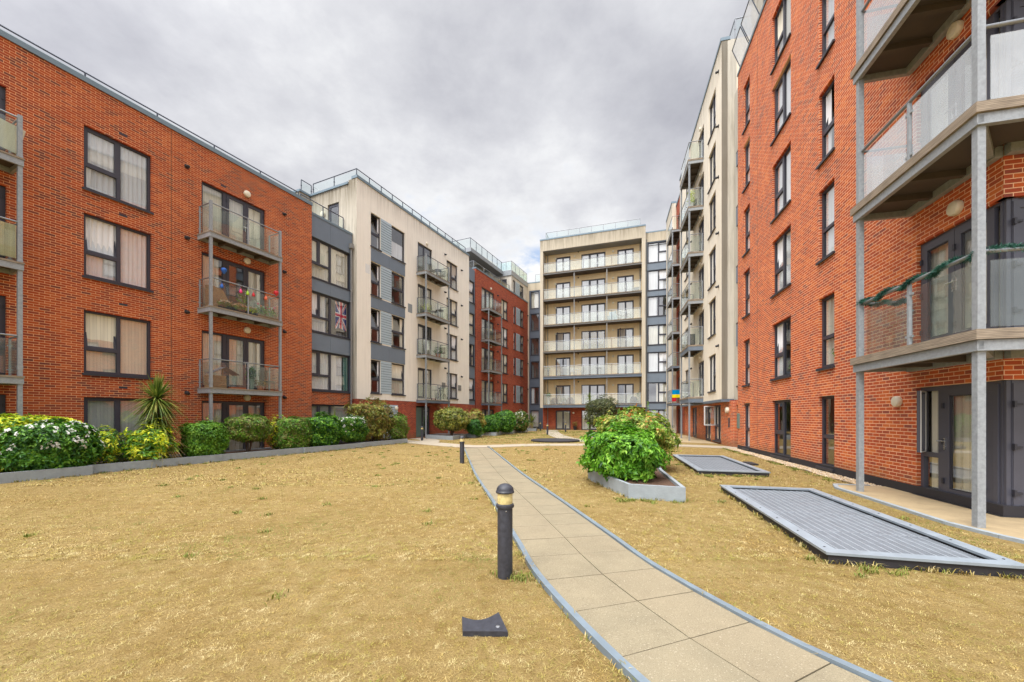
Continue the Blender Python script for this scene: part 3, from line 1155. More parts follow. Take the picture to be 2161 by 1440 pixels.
E.part('penthouse_window', mb.mesh('penthouse_window', M['frame_black']), 25.955, rE - 1.75, 15.4, (0, 0, -PI / 2))
box_part(E, 'roof_fascia', 25.86, 30.72, -8.6, rE - .02, 17.35, 17.92, 'steel')
railing(E, 26.0, 30.5, rE - .1, 17.92, 18.97, 1.1, glass='fglass', ends=(1.3, 2), rail='rail')
box_part(E, 'roof_overhang', 18.8, 25.85, -8.6, -1.75, 17.52, 17.9, 'steel')
mb = MB()
for i in range(26):
    mb.box(18.95 + i * .265, 18.95 + i * .265 + .24, 1.8, 3.5, 17.5, 17.519)
shift(mb, E.xb)
link('soffit_boards', mb.mesh('soffit_boards', M['pvc_grey']), E.root)
railing(E, 18.95, 25.8, -1.9, 17.9, 18.9, 1.15, ends=(3, None))
wall(E, 18.0, 25.96, 15.3, 17.5, [], -3.6, 'cream_side', 'penthouse_wall')
pipe(E, 30.95, rE + .05, 0, 14.4)

# ================================================================== corner link left of the end block
rF = -3.5
F = Bld(G0, UG, -2.9, 'narrow recessed stair link with slate bands in the far left corner', group='courtyard apartment blocks')
wh = [(-2.45, HEAD[lv] - 2.05, -1.4, HEAD[lv]) for lv in range(6)]
wall(F, -3.6, 0, 0, 16.9, wh, rF, 'panel_dark', 'cladding', closed=6)
for i, (x0, z0, x1, z1) in enumerate(wh):
    window(F, 'link_f', x0, z0, rF, ('voile', 'left', None, None, None, 'ivory')[i])
for lv in range(5):
    band(F, -2.6, -1.2, HEAD[lv] + .03, HEAD[lv + 1] - 2.13, rF + .01, 'panel_dark')
box_part(F, 'pier', -3.2, -2.62, rF, rF + .12, 0, 16.9, 'sand_frame')
box_part(F, 'parapet', -3.6, 0, rF - .3, rF + .03, 16.9, 17.8, 'sand_frame')
coping(F, -3.6, 0, 17.8, rF, .12)
railing(F, -1.9, -.2, rF - .2, 17.9, 18.9, 1.2, rail='rail')
interior(F, -3.5, -.2, 0, 16.6, FLOORS[:6], rF, 1.5)

# ================================================================== end block
G = Bld(G0, UG, 0, 'sand coloured end block with six rows of full width glass balconies', group='courtyard apartment blocks')
rG = -1.3
dG = [('french2', 1.14), ('french_g', 4.09), ('french2', 7.98)]
cG = [['ivory', 'voile', None], ['ivory', 'voile', 'sheer_half'], ['sides', 'voile', 'voile'], ['drape', 'mustard', 'drape'], ['voile', 'voile', 'ivory'], ['voile', 'voile', 'voile'], ['voile', 'voile', 'voile']]
holes = [hole(k, x, HEAD[lv]) for lv in range(1, 7) for k, x in dG]
wall(G, -.34, 10.9, 2.55, 21.25, holes, rG, 'sand', closed=9)
wall(G, -.34, 10.9, 0, 2.548, [hole(k, x, 2.2) for k, x in dG], rG - .01, 'brick_deep', 'base_wall', closed=9, roof=False)
for lv in range(7):
    for i, (k, x) in enumerate(dG):
        put(G, k, x, 2.2 if lv == 0 else HEAD[lv], rG - (.01 if lv == 0 else 0), curtain=cG[lv][i], swing=1.2 if lv == 3 and i != 1 else 0)
interior(G, -.2, 10.8, 0, 21, FLOORS, rG)
box_part(G, 'pier', -.34, 0, rG + .004, 0, 2.47, 20.05, 'sand_frame')
box_part(G, 'pier', 10.53, 10.9, rG + .004, 0, 2.47, 20.05, 'sand_frame')
box_part(G, 'parapet', -.342, 10.902, rG + .004, .004, 20.05, 21.25, 'sand_frame')
box_part(G, 'soffit_boards', .004, 10.526, rG + .03, -.08, 20.0, 20.049, 'pvc_grey')
coping(G, -.36, 10.92, 21.25, 0, .15)
railing(G, .25, 10.4, -.35, 21.38, 22.22, 1.35, ends=(1.2, None), rail='rail')


def wide_balcony(lv):
    z = SLAB[lv]
    low = lv < 3
    t = MB()
    fh = .3 if low else .15
    t.box(.01, 10.52, .03, 1.296, 0, .22 if low else .15, 1)
    t.box(.005, 10.525, .02, .029, 0, fh - .02, 0)
    if low:
        t.box(.005, 10.525, -.03, .02, fh - .09, fh - .03, 0)
        t.box(.005, 10.525, -.02, .02, 0, .05, 0)
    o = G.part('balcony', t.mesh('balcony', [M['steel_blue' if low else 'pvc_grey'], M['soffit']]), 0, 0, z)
    d = MB()
    d.box(.006, 10.524, -.035, 1.29, fh - .018 + .0, fh + .05)
    link('deck', d.mesh('deck', M['deck']), o)
    zt = fh + .05 + 1.08
    hr = MB()
    hr.tube([(.02, .04, zt), (10.5, .04, zt)], .025, 6)
    link('handrail', hr.mesh('handrail', M['rail'], True), o)
    pm = MB()
    pm.box(-.02, .02, -.02, .02, 0, zt - fh - .05)
    me = pm.mesh('baluster', M['rail'])
    n = 7
    for i in range(n):
        a = .05 + 10.42 * i / n
        c = .05 + 10.42 * (i + 1) / n
        g = MB()
        g.box(a + .05, c - .05, .034, .046, fh + .1, zt - .09)
        link('glass_panel', g.mesh('glass_panel', M['gglass']), o)
        if i:
            link('baluster', me, o, (a, .06, fh + .05))
    for x in (.75, 2.95, 7.15):
        wall_lamp(G, x + .4, HEAD[lv] - .12, rG, .12)
    vent(G, 3.75, HEAD[lv] + .35, rG)


for lv in range(1, 7):
    wide_balcony(lv)
for x in (3.48, 6.98):
    square_column(G, x, -.16, SLAB[1] + .02, SLAB[6], .1, 'pvc_grey')
pipe(G, .25, rG + .06, 0, 20, .04)
pipe(G, 10.35, rG + .06, 2.6, 20, .05)
wall_lamp(G, 3.2, 1.9, rG, .11)

# ================================================================== link right of the end block
rH = -.6
Hb = Bld(G0, UG, 10.95, 'tall glazed link with slate bands joining end block to the right hand row', group='courtyard apartment blocks')
wh = [(11.12, HEAD[lv] - 2.08, 13.22, HEAD[lv]) for lv in range(7)]
wall(Hb, 10.91, 15.2, 0, 19.75, wh, rH, 'panel_dark', 'cladding', closed=7)
for i, (x0, z0, x1, z1) in enumerate(wh):
    window(Hb, 'link_h', x0, z0, rH, ('blind_grey', 'sheer_half', 'voile', 'ivory', 'left', 'voile', 'voile')[i], .2 if i in (2, 5) else 0)
for lv in range(6):
    band(Hb, 10.98, 13.6, HEAD[lv] + .03, HEAD[lv + 1] - 2.16, rH + .005, 'panel', (12.17,))
box_part(Hb, 'parapet', 10.91, 15.2, rH - .4, rH + .03, 19.75, 20.7, 'sand_frame')
coping(Hb, 10.91, 15.2, 20.7, rH, .12)
interior(Hb, 11, 13.6, 0, 19.6, FLOORS, rH)
pipe(Hb, 11.0, rH + .08, 0, 20)

# ================================================================== far red block on the right
I = Bld(R0, UR, -18.2, 'far right red brick block with cream end and stacked balconies, next to the end block', group='courtyard apartment blocks')
holes, jobs = [], []
for lv in range(7):
    holes.append(hole('french3', -17.55, HEAD[lv]))
    jobs.append(('french3', -17.55, HEAD[lv], ['drape', 'sides', 'ivory', 'voile', 'left', 'ivory', 'voile'][lv], 0))
wall(I, -18.2, -13.93, 0, 21.05, holes, 0, 'brick_deep', closed=9)
for k, x, hd, c, t in jobs:
    put(I, k, x, hd, 0, curtain=c)
interior(I, -18, -14, 0, 21, FLOORS)
coping(I, -18.2, -13.93, 21.05)
wall(I, -22.0, -18.22, 0, 21.45, [], .38, 'cream_right', 'render_wall', closed=9)
coping(I, -22.0, -18.2, 21.45, .38)
for lv in range(1, 7):
    balcony(I, -17.85, -14.95, SLAB[lv], 0, steel='steel_blue' if lv < 3 else 'steel')
for xx in (-17.79, -15.01):
    column(I, xx, .80, 0, SLAB[6] + .3, .09)

# ================================================================== right cream block
J = Bld(R0, UR, -1.35, 'tall cream rendered block overhanging a brick ground floor, beyond the right red block', group='courtyard apartment blocks')
rJ = .38
holes, jobs = [], []
cJ = [None, 'voile', 'ivory', 'voile', 'drape', 'ivory', 'voile']
for lv in range(1, 7):
    for k, x, c, t in (('right_c', -4.12, cJ[lv], .22), ('french_c', -7.0, cJ[7 - lv], 0), ('right_c', -11.6, 'voile', .15)):
        holes.append(hole(k, x, HEAD[lv]))
        jobs.append((k, x, HEAD[lv], c, t))
wall(J, -13.9, -1.35, 2.4, 21.05, holes, rJ, 'cream_right', closed=9)
for k, x, hd, c, t in jobs:
    put(J, k, x, hd, rJ, curtain=c, tilt=t)
gh = [hole('french2', -11.0, 2.2), hole('french2', -7.0, 2.2), hole('rpair', -4.6, 2.22)]
wall(J, -13.92, -1.0, 0, 2.4, gh, 0, 'brick_bright', 'base_wall', .2)
put(J, 'french2', -11.0, 2.2, 0, curtain='drape')
put(J, 'french2', -7.0, 2.2, 0, curtain='drape')
o = put(J, 'rpair', -4.6, 2.22, 0, curtain='ivory')
mb = MB()
mb.plate(0, .66, 0, 1.15, [(.05, .05, .61, 1.1)], 0, .05, 0)
mb.face([(.05, .025, .05), (.61, .025, .05), (.61, .025, 1.1), (.05, .025, 1.1)], 1)
link('open_casement', mb.mesh('open_casement', [M['white'], M['pane']]), o, (.12, .06, .86), (0, 0, -1.35))
interior(J, -13.8, -1.5, 0, 21, FLOORS, 0, 2.0)
box_part(J, 'edge_beam', -13.9, -1.352, .05, rJ + .012, 2.33, 2.47, 'steel_blue')
box_part(J, 'edge_beam', -1.37, -1.32, -.2, rJ + .014, 2.33, 2.47, 'steel_blue')
box_part(J, 'soffit_boards', -13.9, -1.36, -.1, rJ - .02, 2.372, 2.398, 'pvc_grey')
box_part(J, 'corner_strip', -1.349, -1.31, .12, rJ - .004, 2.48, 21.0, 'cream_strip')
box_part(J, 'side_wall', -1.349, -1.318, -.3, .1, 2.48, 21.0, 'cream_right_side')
coping(J, -13.9, -1.3, 21.05, rJ, .16)
railing(J, -4.0, -1.5, -.3, 21.2, 22.2, 1.1, ends=(None, 2.5), rail='rail')
for lv in range(1, 7):
    balcony(J, -8.4, -5.45, SLAB[lv] - (.08 if lv == 1 else 0), rJ, fasc=.25 if lv < 3 else .17, steel='steel_blue' if lv < 3 else 'steel', deckh=.1)
    vent(J, -1.9, HEAD[lv] + .3, rJ)
    vent(J, -9.0, HEAD[lv] - .1, rJ)
    wall_lamp(J, -6.2, HEAD[lv] + .25, rJ, .11)
for xx in (-8.34, -5.51):
    column(J, xx, rJ + .80, 0, SLAB[6] + .3, .09)
wall_lamp(J, -1.57, 1.9, 0, .17)
wall_lamp(J, -5.1, 1.9, 0, .12)
box_part(J, 'entry_panel', -1.5, -1.32, .0, .03, 1.0, 1.5, 'frame_black')

# ================================================================== narrow link beside the right red block
K = Bld(R0, UR, -1.3, 'thin grey and cream entrance bay between right cream and red blocks', group='courtyard apartment blocks')
rK = -.2
wh = [(-.72, HEAD[lv] - 1.95, -.1, HEAD[lv]) for lv in range(1, 6)]
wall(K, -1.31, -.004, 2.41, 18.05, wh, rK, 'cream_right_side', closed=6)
for i, (x0, z0, x1, z1) in enumerate(wh):
    window(K, 'trio_l', x0, z0, rK, 'voile', .1 if i % 2 else 0)
for lv in range(1, 5):
    band(K, -.74, -.01, HEAD[lv] + .03, HEAD[lv + 1] - 1.95 - .1, rK + .05, 'panel')
box_part(J, 'base_return', -1.0, -.992, -.24, .0, 0, 2.4, 'brick_bright')
wall(K, -.99, -.004, 0, 2.4, [(-.97, .05, -.02, 2.15)], rK, 'brick_bright', 'base_wall')
window(K, 'side_door', -.97, .05, rK, 'blind_grey')
interior(K, -1.2, -.1, 0, 18, FLOORS[:6], rK, 1.5)

# ================================================================== right red block
Mr = Bld(R0, UR, 6.6, 'bright red brick block with tall dark framed windows, filling the right edge', group='courtyard apartment blocks')
holes, jobs = [], []
cMb = ['', 'ivory', 'voile', 'voile', 'voile', 'ivory']
for lv in range(6):
    hd = HEAD[lv] if lv else 2.18
    for k, x, c, t in (('slim', .83, 'voile', 0), ('rpair', 4.15, [None, ('left', 'right'), 'voile', 'voile', 'voile', 'ivory'][lv], .2 if lv in (1, 2, 5) else 0),
                       ('rsingle' if lv in (3,) else 'rsingle_f', 7.61, [None, 'ivory', 'voile', 'left', 'voile', 'voile'][lv], .24 if lv == 3 else 0)):
        holes.append(hole(k, x, hd))
        jobs.append((k, x, hd, c, t))
    holes.append((11.45, hd - 2.15, 13.3, hd))
wall(Mr, 0, 13.27, .2, 18.0, holes, 0, 'brick_bright', reveal=.16)
for k, x, hd, c, t in jobs:
    put(Mr, k, x, hd, curtain=c, tilt=t)
mb = MB()
mb.face([(0, 9, 0), (0, 0, 0), (0, 0, 18), (0, 9, 18)])
mb.face([(13.27, 9, 0), (0, 9, 0), (0, 9, 18), (13.27, 9, 18)])
shift(mb, Mr.xb)
link('rear_wall', mb.mesh('rear_wall', M['brick_bright']), Mr.root)
mb = MB()
mb.plate(0, 9, .2, 18.0, [(-.1, (HEAD[lv] if lv else 2.18) - 2.15, 2.9, HEAD[lv] if lv else 2.18) for lv in range(6)], 0, .16, 0, 0, back=False)
Mr.part('end_wall', mb.mesh('end_wall', M['brick_bright']), 13.27, 0, 0, (0, 0, PI / 2))
box_part(Mr, 'plinth', .0, 13.285, -.3, .015, 0, .2, 'plinth')
box_part(Mr, 'plinth', 13.0, 13.285, -9, -.301, 0, .2, 'plinth')
box_part(Mr, 'roof', 0.01, 13.26, -8.99, -.02, 17.6, 17.7, 'roofing')
interior(Mr, .1, 11.3, 0, 17.5, FLOORS[:6])
mb = MB()
mb.face([(11.3, 1.7, 0), (13.2, 1.7, 0), (13.2, 1.7, 17.5), (11.3, 1.7, 17.5)])
mb.face([(11.3, .3, 0), (11.3, 1.7, 0), (11.3, 1.7, 17.5), (11.3, .3, 17.5)])
mb.face([(12.0, 1.7, 0), (12.0, 4, 0), (12.0, 4, 17.5), (12.0, 1.7, 17.5)])
for f in FLOORS[:6]:
    mb.face([(11.3, .17, f), (13.1, .17, f), (13.1, 4, f), (11.3, 4, f)])
shift(mb, Mr.xb)
link('interior', mb.mesh('interior', M['interior']), Mr.root)
coping(Mr, 0, 13.3, 18.0, 0, .12, .04, .35)

# corner doors, wrapping from the front to the end wall
DH = 2.15


def solid_leaf(w, h, ribs=True):
    mb = MB()
    mb.box(0, w, 0, .05, 0, h, 0)
    mb.plate(0, w, 0, h, [(.08, .12, w - .08, h - .12)], -.014, .0, 0)
    if ribs and w > .3:
        n = max(1, int((w - .16) / .13))
        for i in range(1, n + 1):
            xx = .08 + (w - .16) * i / (n + 1)
            mb.box(xx - .006, xx + .006, -.008, .0, .12, h - .12, 1)
    for hz in (.3, h * .5, h - .35):
        mb.box(.0, .1, -.04, -.014, hz, hz + .035, 1)
        mb.box(-.012, .02, -.05, .0, hz - .03, hz + .07, 1)
    return mb.mesh('door_panel', [M['door_panel'], M['frame_black']])


def glass_leaf(w, h):
    mb = MB()
    mb.plate(0, w, 0, h, [(.13, .18, w - .13, h - .14)], 0, .06, 0)
    mb.plate(.13, w - .13, .18, h - .14, [(.15, .2, w - .15, h - .16)], .015, .04, 2)
    mb.face([(.14, .03, .19), (w - .14, .03, .19), (w - .14, .03, h - .15), (.14, .03, h - .15)], 1)
    for hz in (.3, h * .5, h - .35):
        mb.box(-.012, .03, -.03, .0, hz - .03, hz + .07, 2)
    return mb.mesh('door_leaf', [M['door_panel'], M['pane'], M['frame_black']])


leafA, leafB = glass_leaf(.76, DH - .1), solid_leaf(.3, DH - .1, False)
endS, endG = solid_leaf(.5, DH - .1), glass_leaf(.95, DH - .1)
for lv in range(6):
    hd = HEAD[lv] if lv else 2.18
    z = hd - DH
    fr = MB()
    if lv:
        fr.plate(0, 1.7, 0, DH, [(.04, .04, 1.66, DH - .05)], .07, .15)
    else:
        fr.plate(0, 1.7, 0, DH, [(.07, .08, .43, .78), (.07, .87, .43, DH - .08), (.56, .04, 1.66, DH - .05)], .07, .15)
    o = Mr.part('corner_door', fr.mesh('corner_door', M['door_panel']), 11.46, 0, z)
    if lv:
        link('door_leaf', leafA, o, (.05, .055, .05))
        link('door_leaf', leafA, o, (.82, .055, .05))
        link('handle', win_parts('french2')['handle'], o, (.78, .055, .98))
        link('handle', win_parts('french2')['handle'], o, (.86, .055, .98))
    else:
        link('door_leaf', leafA, o, (.57, .055, .05))
        link('door_panel', leafB, o, (1.35, .06, .05))
        link('handle', win_parts('french2')['handle'], o, (.6, .055, .95))
        g = MB()
        g.face([(.07, .11, .08), (.43, .11, .08), (.43, .11, .78), (.07, .11, .78)])
        link('pane', g.mesh('pane', M['pane']), o)
        cs = MB()
        cs.plate(0, .38, 0, 1.2, [(.05, .05, .33, 1.15)], 0, .05, 0)
        cs.plate(0, .38, 0, 1.2, [(.02, .02, .36, 1.18)], .05, .062, 2)
        cs.face([(.05, .025, .05), (.33, .025, .05), (.33, .025, 1.15), (.05, .025, 1.15)], 1)
        link('open_casement', cs.mesh('open_casement', [M['door_panel'], M['pane'], M['white']]), o, (.06, .05, .87), (0, 0, -.75))
    cu = wave_sheet(.05, 1.6, .05, DH - .06, .2, .018, .17)
    link('curtain', cu.mesh('curtain', M['blind' if lv == 0 else 'voile2'], True), o)
    sb = MB()
    sb.box(-.06, 1.86, -.07, .06, -.06, 0)
    sb.box(1.8, 1.86, .06, 3.0, -.06, 0)
    link('sill', sb.mesh('sill', M['pvc_grey']), o)
    po = MB()
    po.box(1.7, 1.75, .08, .16, 0, DH)
    po.box(1.66, 1.76, .14, .22, 0, DH)
    link('corner_post', po.mesh('corner_post', M['door_panel']), o)
    ef = MB()
    ef.plate(0, 2.75, 0, DH, [(.04, .04, .52, DH - .05), (.6, .04, 1.56, DH - .05), (1.62, .06, 2.7, DH - .06)], .07, .15)
    eo = Mr.part('corner_door', ef.mesh('corner_door', M['door_panel']), 13.27, -.12, z, (0, 0, PI / 2))
    link('door_panel', endS, eo, (.03, .05, .05))
    link('door_leaf', endG, eo, (.6, .055, .05))
    g = MB()
    g.face([(1.62, .11, .06), (2.7, .11, .06), (2.7, .11, DH - .06), (1.62, .11, DH - .06)])
    link('pane', g.mesh('pane', M['pane']), eo)
    cu = wave_sheet(.62, 2.7, .05, DH - .06, .2, .018, .17)
    link('curtain', cu.mesh('curtain', M['voile'], True), eo)
wall_lamp(Mr, 10.96, 1.92, 0, .115)
for z in (5.31, 8.48):
    wall_lamp(Mr, 12.44, z, 0, .13)
box_part(Mr, 'notice_board', .02, .3, .0, .05, 1.0, 1.72, 'green_door')
box_part(Mr, 'movement_joint', 2.6, 2.615, .0, .003, .2, 18, 'joint')

# penthouse on the right red block, leaning glass screens at the roof edge
wall(Mr, .3, 13.2, 18.1, 21.1, [(1.6, 18.4, 4.4, 20.3), (6.0, 18.4, 9.0, 20.3)], -.5, 'cream_right_side', 'penthouse_wall', closed=8)
coping(Mr, .25, 13.2, 21.1, -.5, .12, .1)
for x0, x1 in ((1.6, 4.4), (6.0, 9.0)):
    mb = MB()
    mb.plate(x0, x1, 18.4, 20.3, [(x0 + .07, 18.47, (x0 + x1) / 2 - .05, 20.23), ((x0 + x1) / 2 + .05, 18.47, x1 - .07, 20.23)], .56, .64)
    shift(mb, Mr.xb)
    o = link('penthouse_window', mb.mesh('penthouse_window', M['frame']), Mr.root)
    mb = MB()
    mb.face([(x0, .6, 18.4), (x1, .6, 18.4), (x1, .6, 20.3), (x0, .6, 20.3)])
    shift(mb, Mr.xb)
    link('pane', mb.mesh('pane', M['pane']), o)
interior(Mr, .4, 13.1, 18.1, 21, (), -.5)
for x0 in (.42, 1.72):
    mb = MB()
    x1 = x0 + 1.2
    a, b2 = (-.02, 18.13), (-.36, 18.98)
    mb.face([(x0, a[0], a[1]), (x1, a[0], a[1]), (x1, b2[0], b2[1]), (x0, b2[0], b2[1])])
    shift(mb, Mr.xb)
    o = link('roof_screen', mb.mesh('roof_screen', M['sglass']), Mr.root)
    fr = MB()
    for p, q in (((x0, *a), (x0, *b2)), ((x0, *b2), (x1, *b2)), ((x1, *b2), (x1, *a)), ((x0, *a), (x1, *a))):
        fr.tube([p, q], .022, 6)
    shift(fr, Mr.xb)
    link('screen_frame', fr.mesh('screen_frame', M['rail_dark']), o)

# near balcony stack, wrapping the corner of the right red block
BX0, BX1, BD = 11.28, 14.2, 1.0


def corner_balcony(lv):
    z = SLAB[lv] + .03
    mk = 'mglass' if lv > 1 else 'bglass'
    fh = .15
    t = MB()
    t.box(BX0, BX1, -BD, -BD + .08, 0, fh)
    t.box(BX0, BX1, -BD + .01, -BD + .075, .02, fh - .02)
    t.box(BX0, BX0 + .08, -BD + .08, -.01, 0, fh)
    t.box(BX0 + .08, 13.28, -.12, -.01, -.02, fh)
    t.box(BX1 - .08, BX1, -BD + .08, 4.0, 0, fh)
    t.box(13.29, 13.4, -.01, 4.0, -.02, fh)
    for xx in (12.0, 12.72):
        t.box(xx - .05, xx + .05, -BD + .08, -.12, .01, fh - .02, 1)
    for yy in (.9, 1.8, 2.7):
        t.box(13.4, BX1 - .08, yy - .05, yy + .05, .01, fh - .02, 1)
    # diagonal arm under the corner
    d = MB()
    i0 = len(t.v)
    p, q = Vector((13.2, -.14)), Vector((BX1 - .1, -BD + .1))
    s = Vector((-(q - p).y, (q - p).x)).normalized() * .06
    t.prism([tuple(p - s), tuple(q - s), tuple(q + s), tuple(p + s)], .005, fh - .03)
    t.box(BX0 + .08, BX1 - .08, -BD + .08, -.12, fh - .03, fh - .01, 1)
    t.box(13.4, BX1 - .08, -.12, 4.0, fh - .03, fh - .01, 1)
    shift(t, BX0)
    o = Mr.part('balcony', t.mesh('balcony', [M['steel'], M['soffit']]), BX0, 0, z)
    dk = MB()
    e = .035
    dk.box(BX0 - e, BX1 + e, -BD - e, -BD + .1, fh + .004, fh + .15)
    dk.box(BX0 - e, BX0 + .1, -BD + .1, -.02, fh + .004, fh + .15)
    dk.box(BX1 - .1, BX1 + e, -BD + .1, 4.0, fh + .004, fh + .15)
    dk.box(BX0 + .1, BX1 - .1, -BD + .1, -.02, fh + .01, fh + .13)
    dk.box(13.3, BX1 - .1, -.02, 4.0, fh + .01, fh + .13)
    shift(dk, BX0)
    link('deck', dk.mesh('deck', M['deck']), o)
    zt = fh + .15 + 1.12
    hr = MB()
    a = .1
    hr.tube([(BX0 + a, -.03, zt), (BX0 + a, -BD + a, zt)], .026, 10)
    hr.tube([(BX0 + a, -BD + a, zt), (BX1 - a, -BD + a, zt)], .03, 10)
    hr.tube([(BX1 - a, -BD + a, zt), (BX1 - a, 4.0, zt)], .03, 10)
    shift(hr, BX0)
    link('handrail', hr.mesh('handrail', M['rail'], True), o)
    ps = MB()
    ps.box(-.024, .024, -.024, .024, 0, zt - fh - .15)
    for q in (.14, .8):
        for sx in (-1, 1):
            ps.box(min(0, sx * .085), max(0, sx * .085), -.014, .014, (zt - fh - .15) * q, (zt - fh - .15) * q + .035)
    pme = ps.mesh('baluster', M['steel'])
    for x, y in ((BX0 + a, -.06), (12.74, -BD + a), (BX1 - a, .7), (BX1 - a, 2.3)):
        link('baluster', pme, o, (x - BX0, y, fh + .15))
    z0, z1 = fh + .2, zt - .13
    for x0, x1, y0, y1 in ((BX0 + .19, 12.66, -BD + a - .006, -BD + a + .006), (12.82, BX1 - .19, -BD + a - .006, -BD + a + .006),
                           (BX0 + a - .006, BX0 + a + .006, -BD + .2, -.12), (BX1 - a - .006, BX1 - a + .006, -BD + .22, .62), (BX1 - a - .006, BX1 - a + .006, .78, 2.22)):
        g = MB()
        g.box(x0, x1, y0, y1, z0, z1)
        shift(g, BX0)
        link('glass_panel', g.mesh('glass_panel', M[mk]), o)
    return o


for lv in (1, 2, 3, 4):
    corner_balcony(lv)
square_column(Mr, 11.37, .92, 0, 13, .095)
square_column(Mr, 14.11, .92, 0, 13, .095)
# ================================================================== ground, paths, edgings
def sheet(name, poly, z, mat, kind='structure'):
    mb = MB()
    mb.face([(x, y, z) for x, y in poly])
    o = link(name, mb.mesh(name, M[mat]))
    return tag(o, kind=kind)


def catmull(pts, step=.05):
    P = [Vector(p) for p in pts]
    P = [P[0] * 2 - P[1]] + P + [P[-1] * 2 - P[-2]]
    out = []
    for i in range(1, len(P) - 2):
        n = max(2, int((P[i + 1] - P[i]).length / step))
        for k in range(n):
            t = k / n
            a, b, c, d = P[i - 1], P[i], P[i + 1], P[i + 2]
            out.append(.5 * ((2 * b) + (c - a) * t + (2 * a - 5 * b + 4 * c - d) * t * t + (3 * b - a - 3 * c + d) * t ** 3))
    out.append(P[-2])
    return out


def resample(pts, d):
    out = [pts[0]]
    acc = 0
    for a, b in zip(pts[:-1], pts[1:]):
        L = (b - a).length
        while acc + L >= d:
            t = (d - acc) / L
            a = a + (b - a) * t
            out.append(a)
            L = (b - a).length
            acc = 0
        acc += L
    return out


def normals(pts):
    ns = []
    for i in range(len(pts)):
        t = (pts[min(i + 1, len(pts) - 1)] - pts[max(i - 1, 0)]).normalized()
        ns.append(Vector((-t.y, t.x)))
    return ns


sheet('ground', [(-120, -120), (120, -120), (120, 160), (-120, 160)], -.03, 'lawn')
mb = MB()
NX, NY = 60, 80
gx = np.linspace(-18, 18, NX)
gy = np.linspace(-8, 47, NY)
tag(sheet('lawn', [(-18, -8), (18, -8), (18, 47), (-18, 47)], 0.0, 'lawn'), kind='structure')

PATH_C = catmull([(3.9, -1.9), (3.1, -.55), (2.35, .75), (1.75, 1.85), (1.33, 2.66), (.9, 3.98), (.69, 5.13), (.27, 7.43), (-.28, 10.3), (-.72, 13.0), (-1.66, 19.0), (-1.82, 19.9)])
HW = .6
# paving slabs: two columns of 600 mm, every slab a face of its own with open joints
rows = resample(PATH_C, .6)
nr = normals(rows)
mb = MB()
for i in range(len(rows) - 1):
    a, b, na, nb = rows[i], rows[i + 1], nr[i], nr[i + 1]
    t = (b - a).normalized()
    for s0, s1 in ((-HW, 0.0), (0.0, HW)):
        g = .0045
        q = [a + na * (s0 + g) + t * g, a + na * (s1 - g) + t * g, b + nb * (s1 - g) - t * g, b + nb * (s0 + g) - t * g]
        dz = random.uniform(-.0015, .0015)
        top = .03 + dz
        mb.face([(p.x, p.y, top) for p in reversed(q)], 0)
        for k in range(4):
            p1, p2 = q[k], q[(k + 1) % 4]
            mb.face([(p1.x, p1.y, top), (p2.x, p2.y, top), (p2.x, p2.y, .012), (p1.x, p1.y, .012)], 0)
bed = normals(PATH_C)
for i in range(0, len(PATH_C) - 1):
    a, b = PATH_C[i], PATH_C[i + 1]
    q = [a + bed[i] * HW, a - bed[i] * HW, b - bed[i + 1] * HW, b + bed[i + 1] * HW]
    mb.face([(p.x, p.y, .018) for p in q], 1)
tag(link('path', mb.mesh('path', [M['tile'], M['joint']])), kind='structure')
# raised edging strips
mb = MB()
for sgn in (-1, 1):
    for i in range(0, len(PATH_C) - 1):
        a, b = PATH_C[i], PATH_C[i + 1]
        i0, i1, o0, o1 = [p + n * sgn * w for p, n, w in ((a, bed[i], HW + .004), (b, bed[i + 1], HW + .004), (a, bed[i], HW + .062), (b, bed[i + 1], HW + .062))]
        zt = .052
        top = [(p.x, p.y, zt) for p in ((i0, i1, o1, o0) if sgn < 0 else (i0, o0, o1, i1))]
        mb.face(list(reversed(top)) if sgn < 0 else top)
        mb.face([(i0.x, i0.y, .0), (i1.x, i1.y, .0), (i1.x, i1.y, zt), (i0.x, i0.y, zt)])
        mb.face([(o0.x, o0.y, -.01), (o1.x, o1.y, -.01), (o1.x, o1.y, zt), (o0.x, o0.y, zt)])
o = link('path_edging', mb.mesh('path_edging', M['edging']))
tag(o, kind='structure')

CROSS_C = catmull([(-9.8, 27.0), (-6.5, 24.4), (-3.3, 21.3), (-1.7, 20.45), (1.1, 21.45), (4.2, 21.6), (8.5, 21.2), (11.2, 19.6)], .3)


def ribbon(name, C, hw, z, mat):
    n = normals(C)
    mb = MB()
    for i in range(len(C) - 1):
        q = [C[i] + n[i] * hw, C[i] - n[i] * hw, C[i + 1] - n[i + 1] * hw, C[i + 1] + n[i + 1] * hw]
        mb.face([(p.x, p.y, z) for p in q])
        for k in (0, 1):
            s = (1, -1)[k]
            a, b = C[i] + n[i] * hw * s, C[i + 1] + n[i + 1] * hw * s
            mb.face([(a.x, a.y, 0), (b.x, b.y, 0), (b.x, b.y, z), (a.x, a.y, z)])
    return tag(link(name, mb.mesh(name, M[mat])), kind='structure')


ribbon('cross_path', CROSS_C, .72, .025, 'pavement')
FAR_C = catmull([(4.3, 42.8), (3.75, 36), (3.65, 31.3), (3.9, 27.3), (4.5, 25.0), (6.0, 22.6), (7.0, 21.4)], .3)
ribbon('far_path', FAR_C, .62, .02, 'pavement')
DOOR_C = catmull([(-7.2, 28.2), (-6.0, 27.0), (-5.2, 25.0), (-5.0, 23.4)], .3)
ribbon('door_path', DOOR_C, .6, .02, 'pavement')


def mloc(x, r, z=0.0):
    return Mr.world(x, r, z)


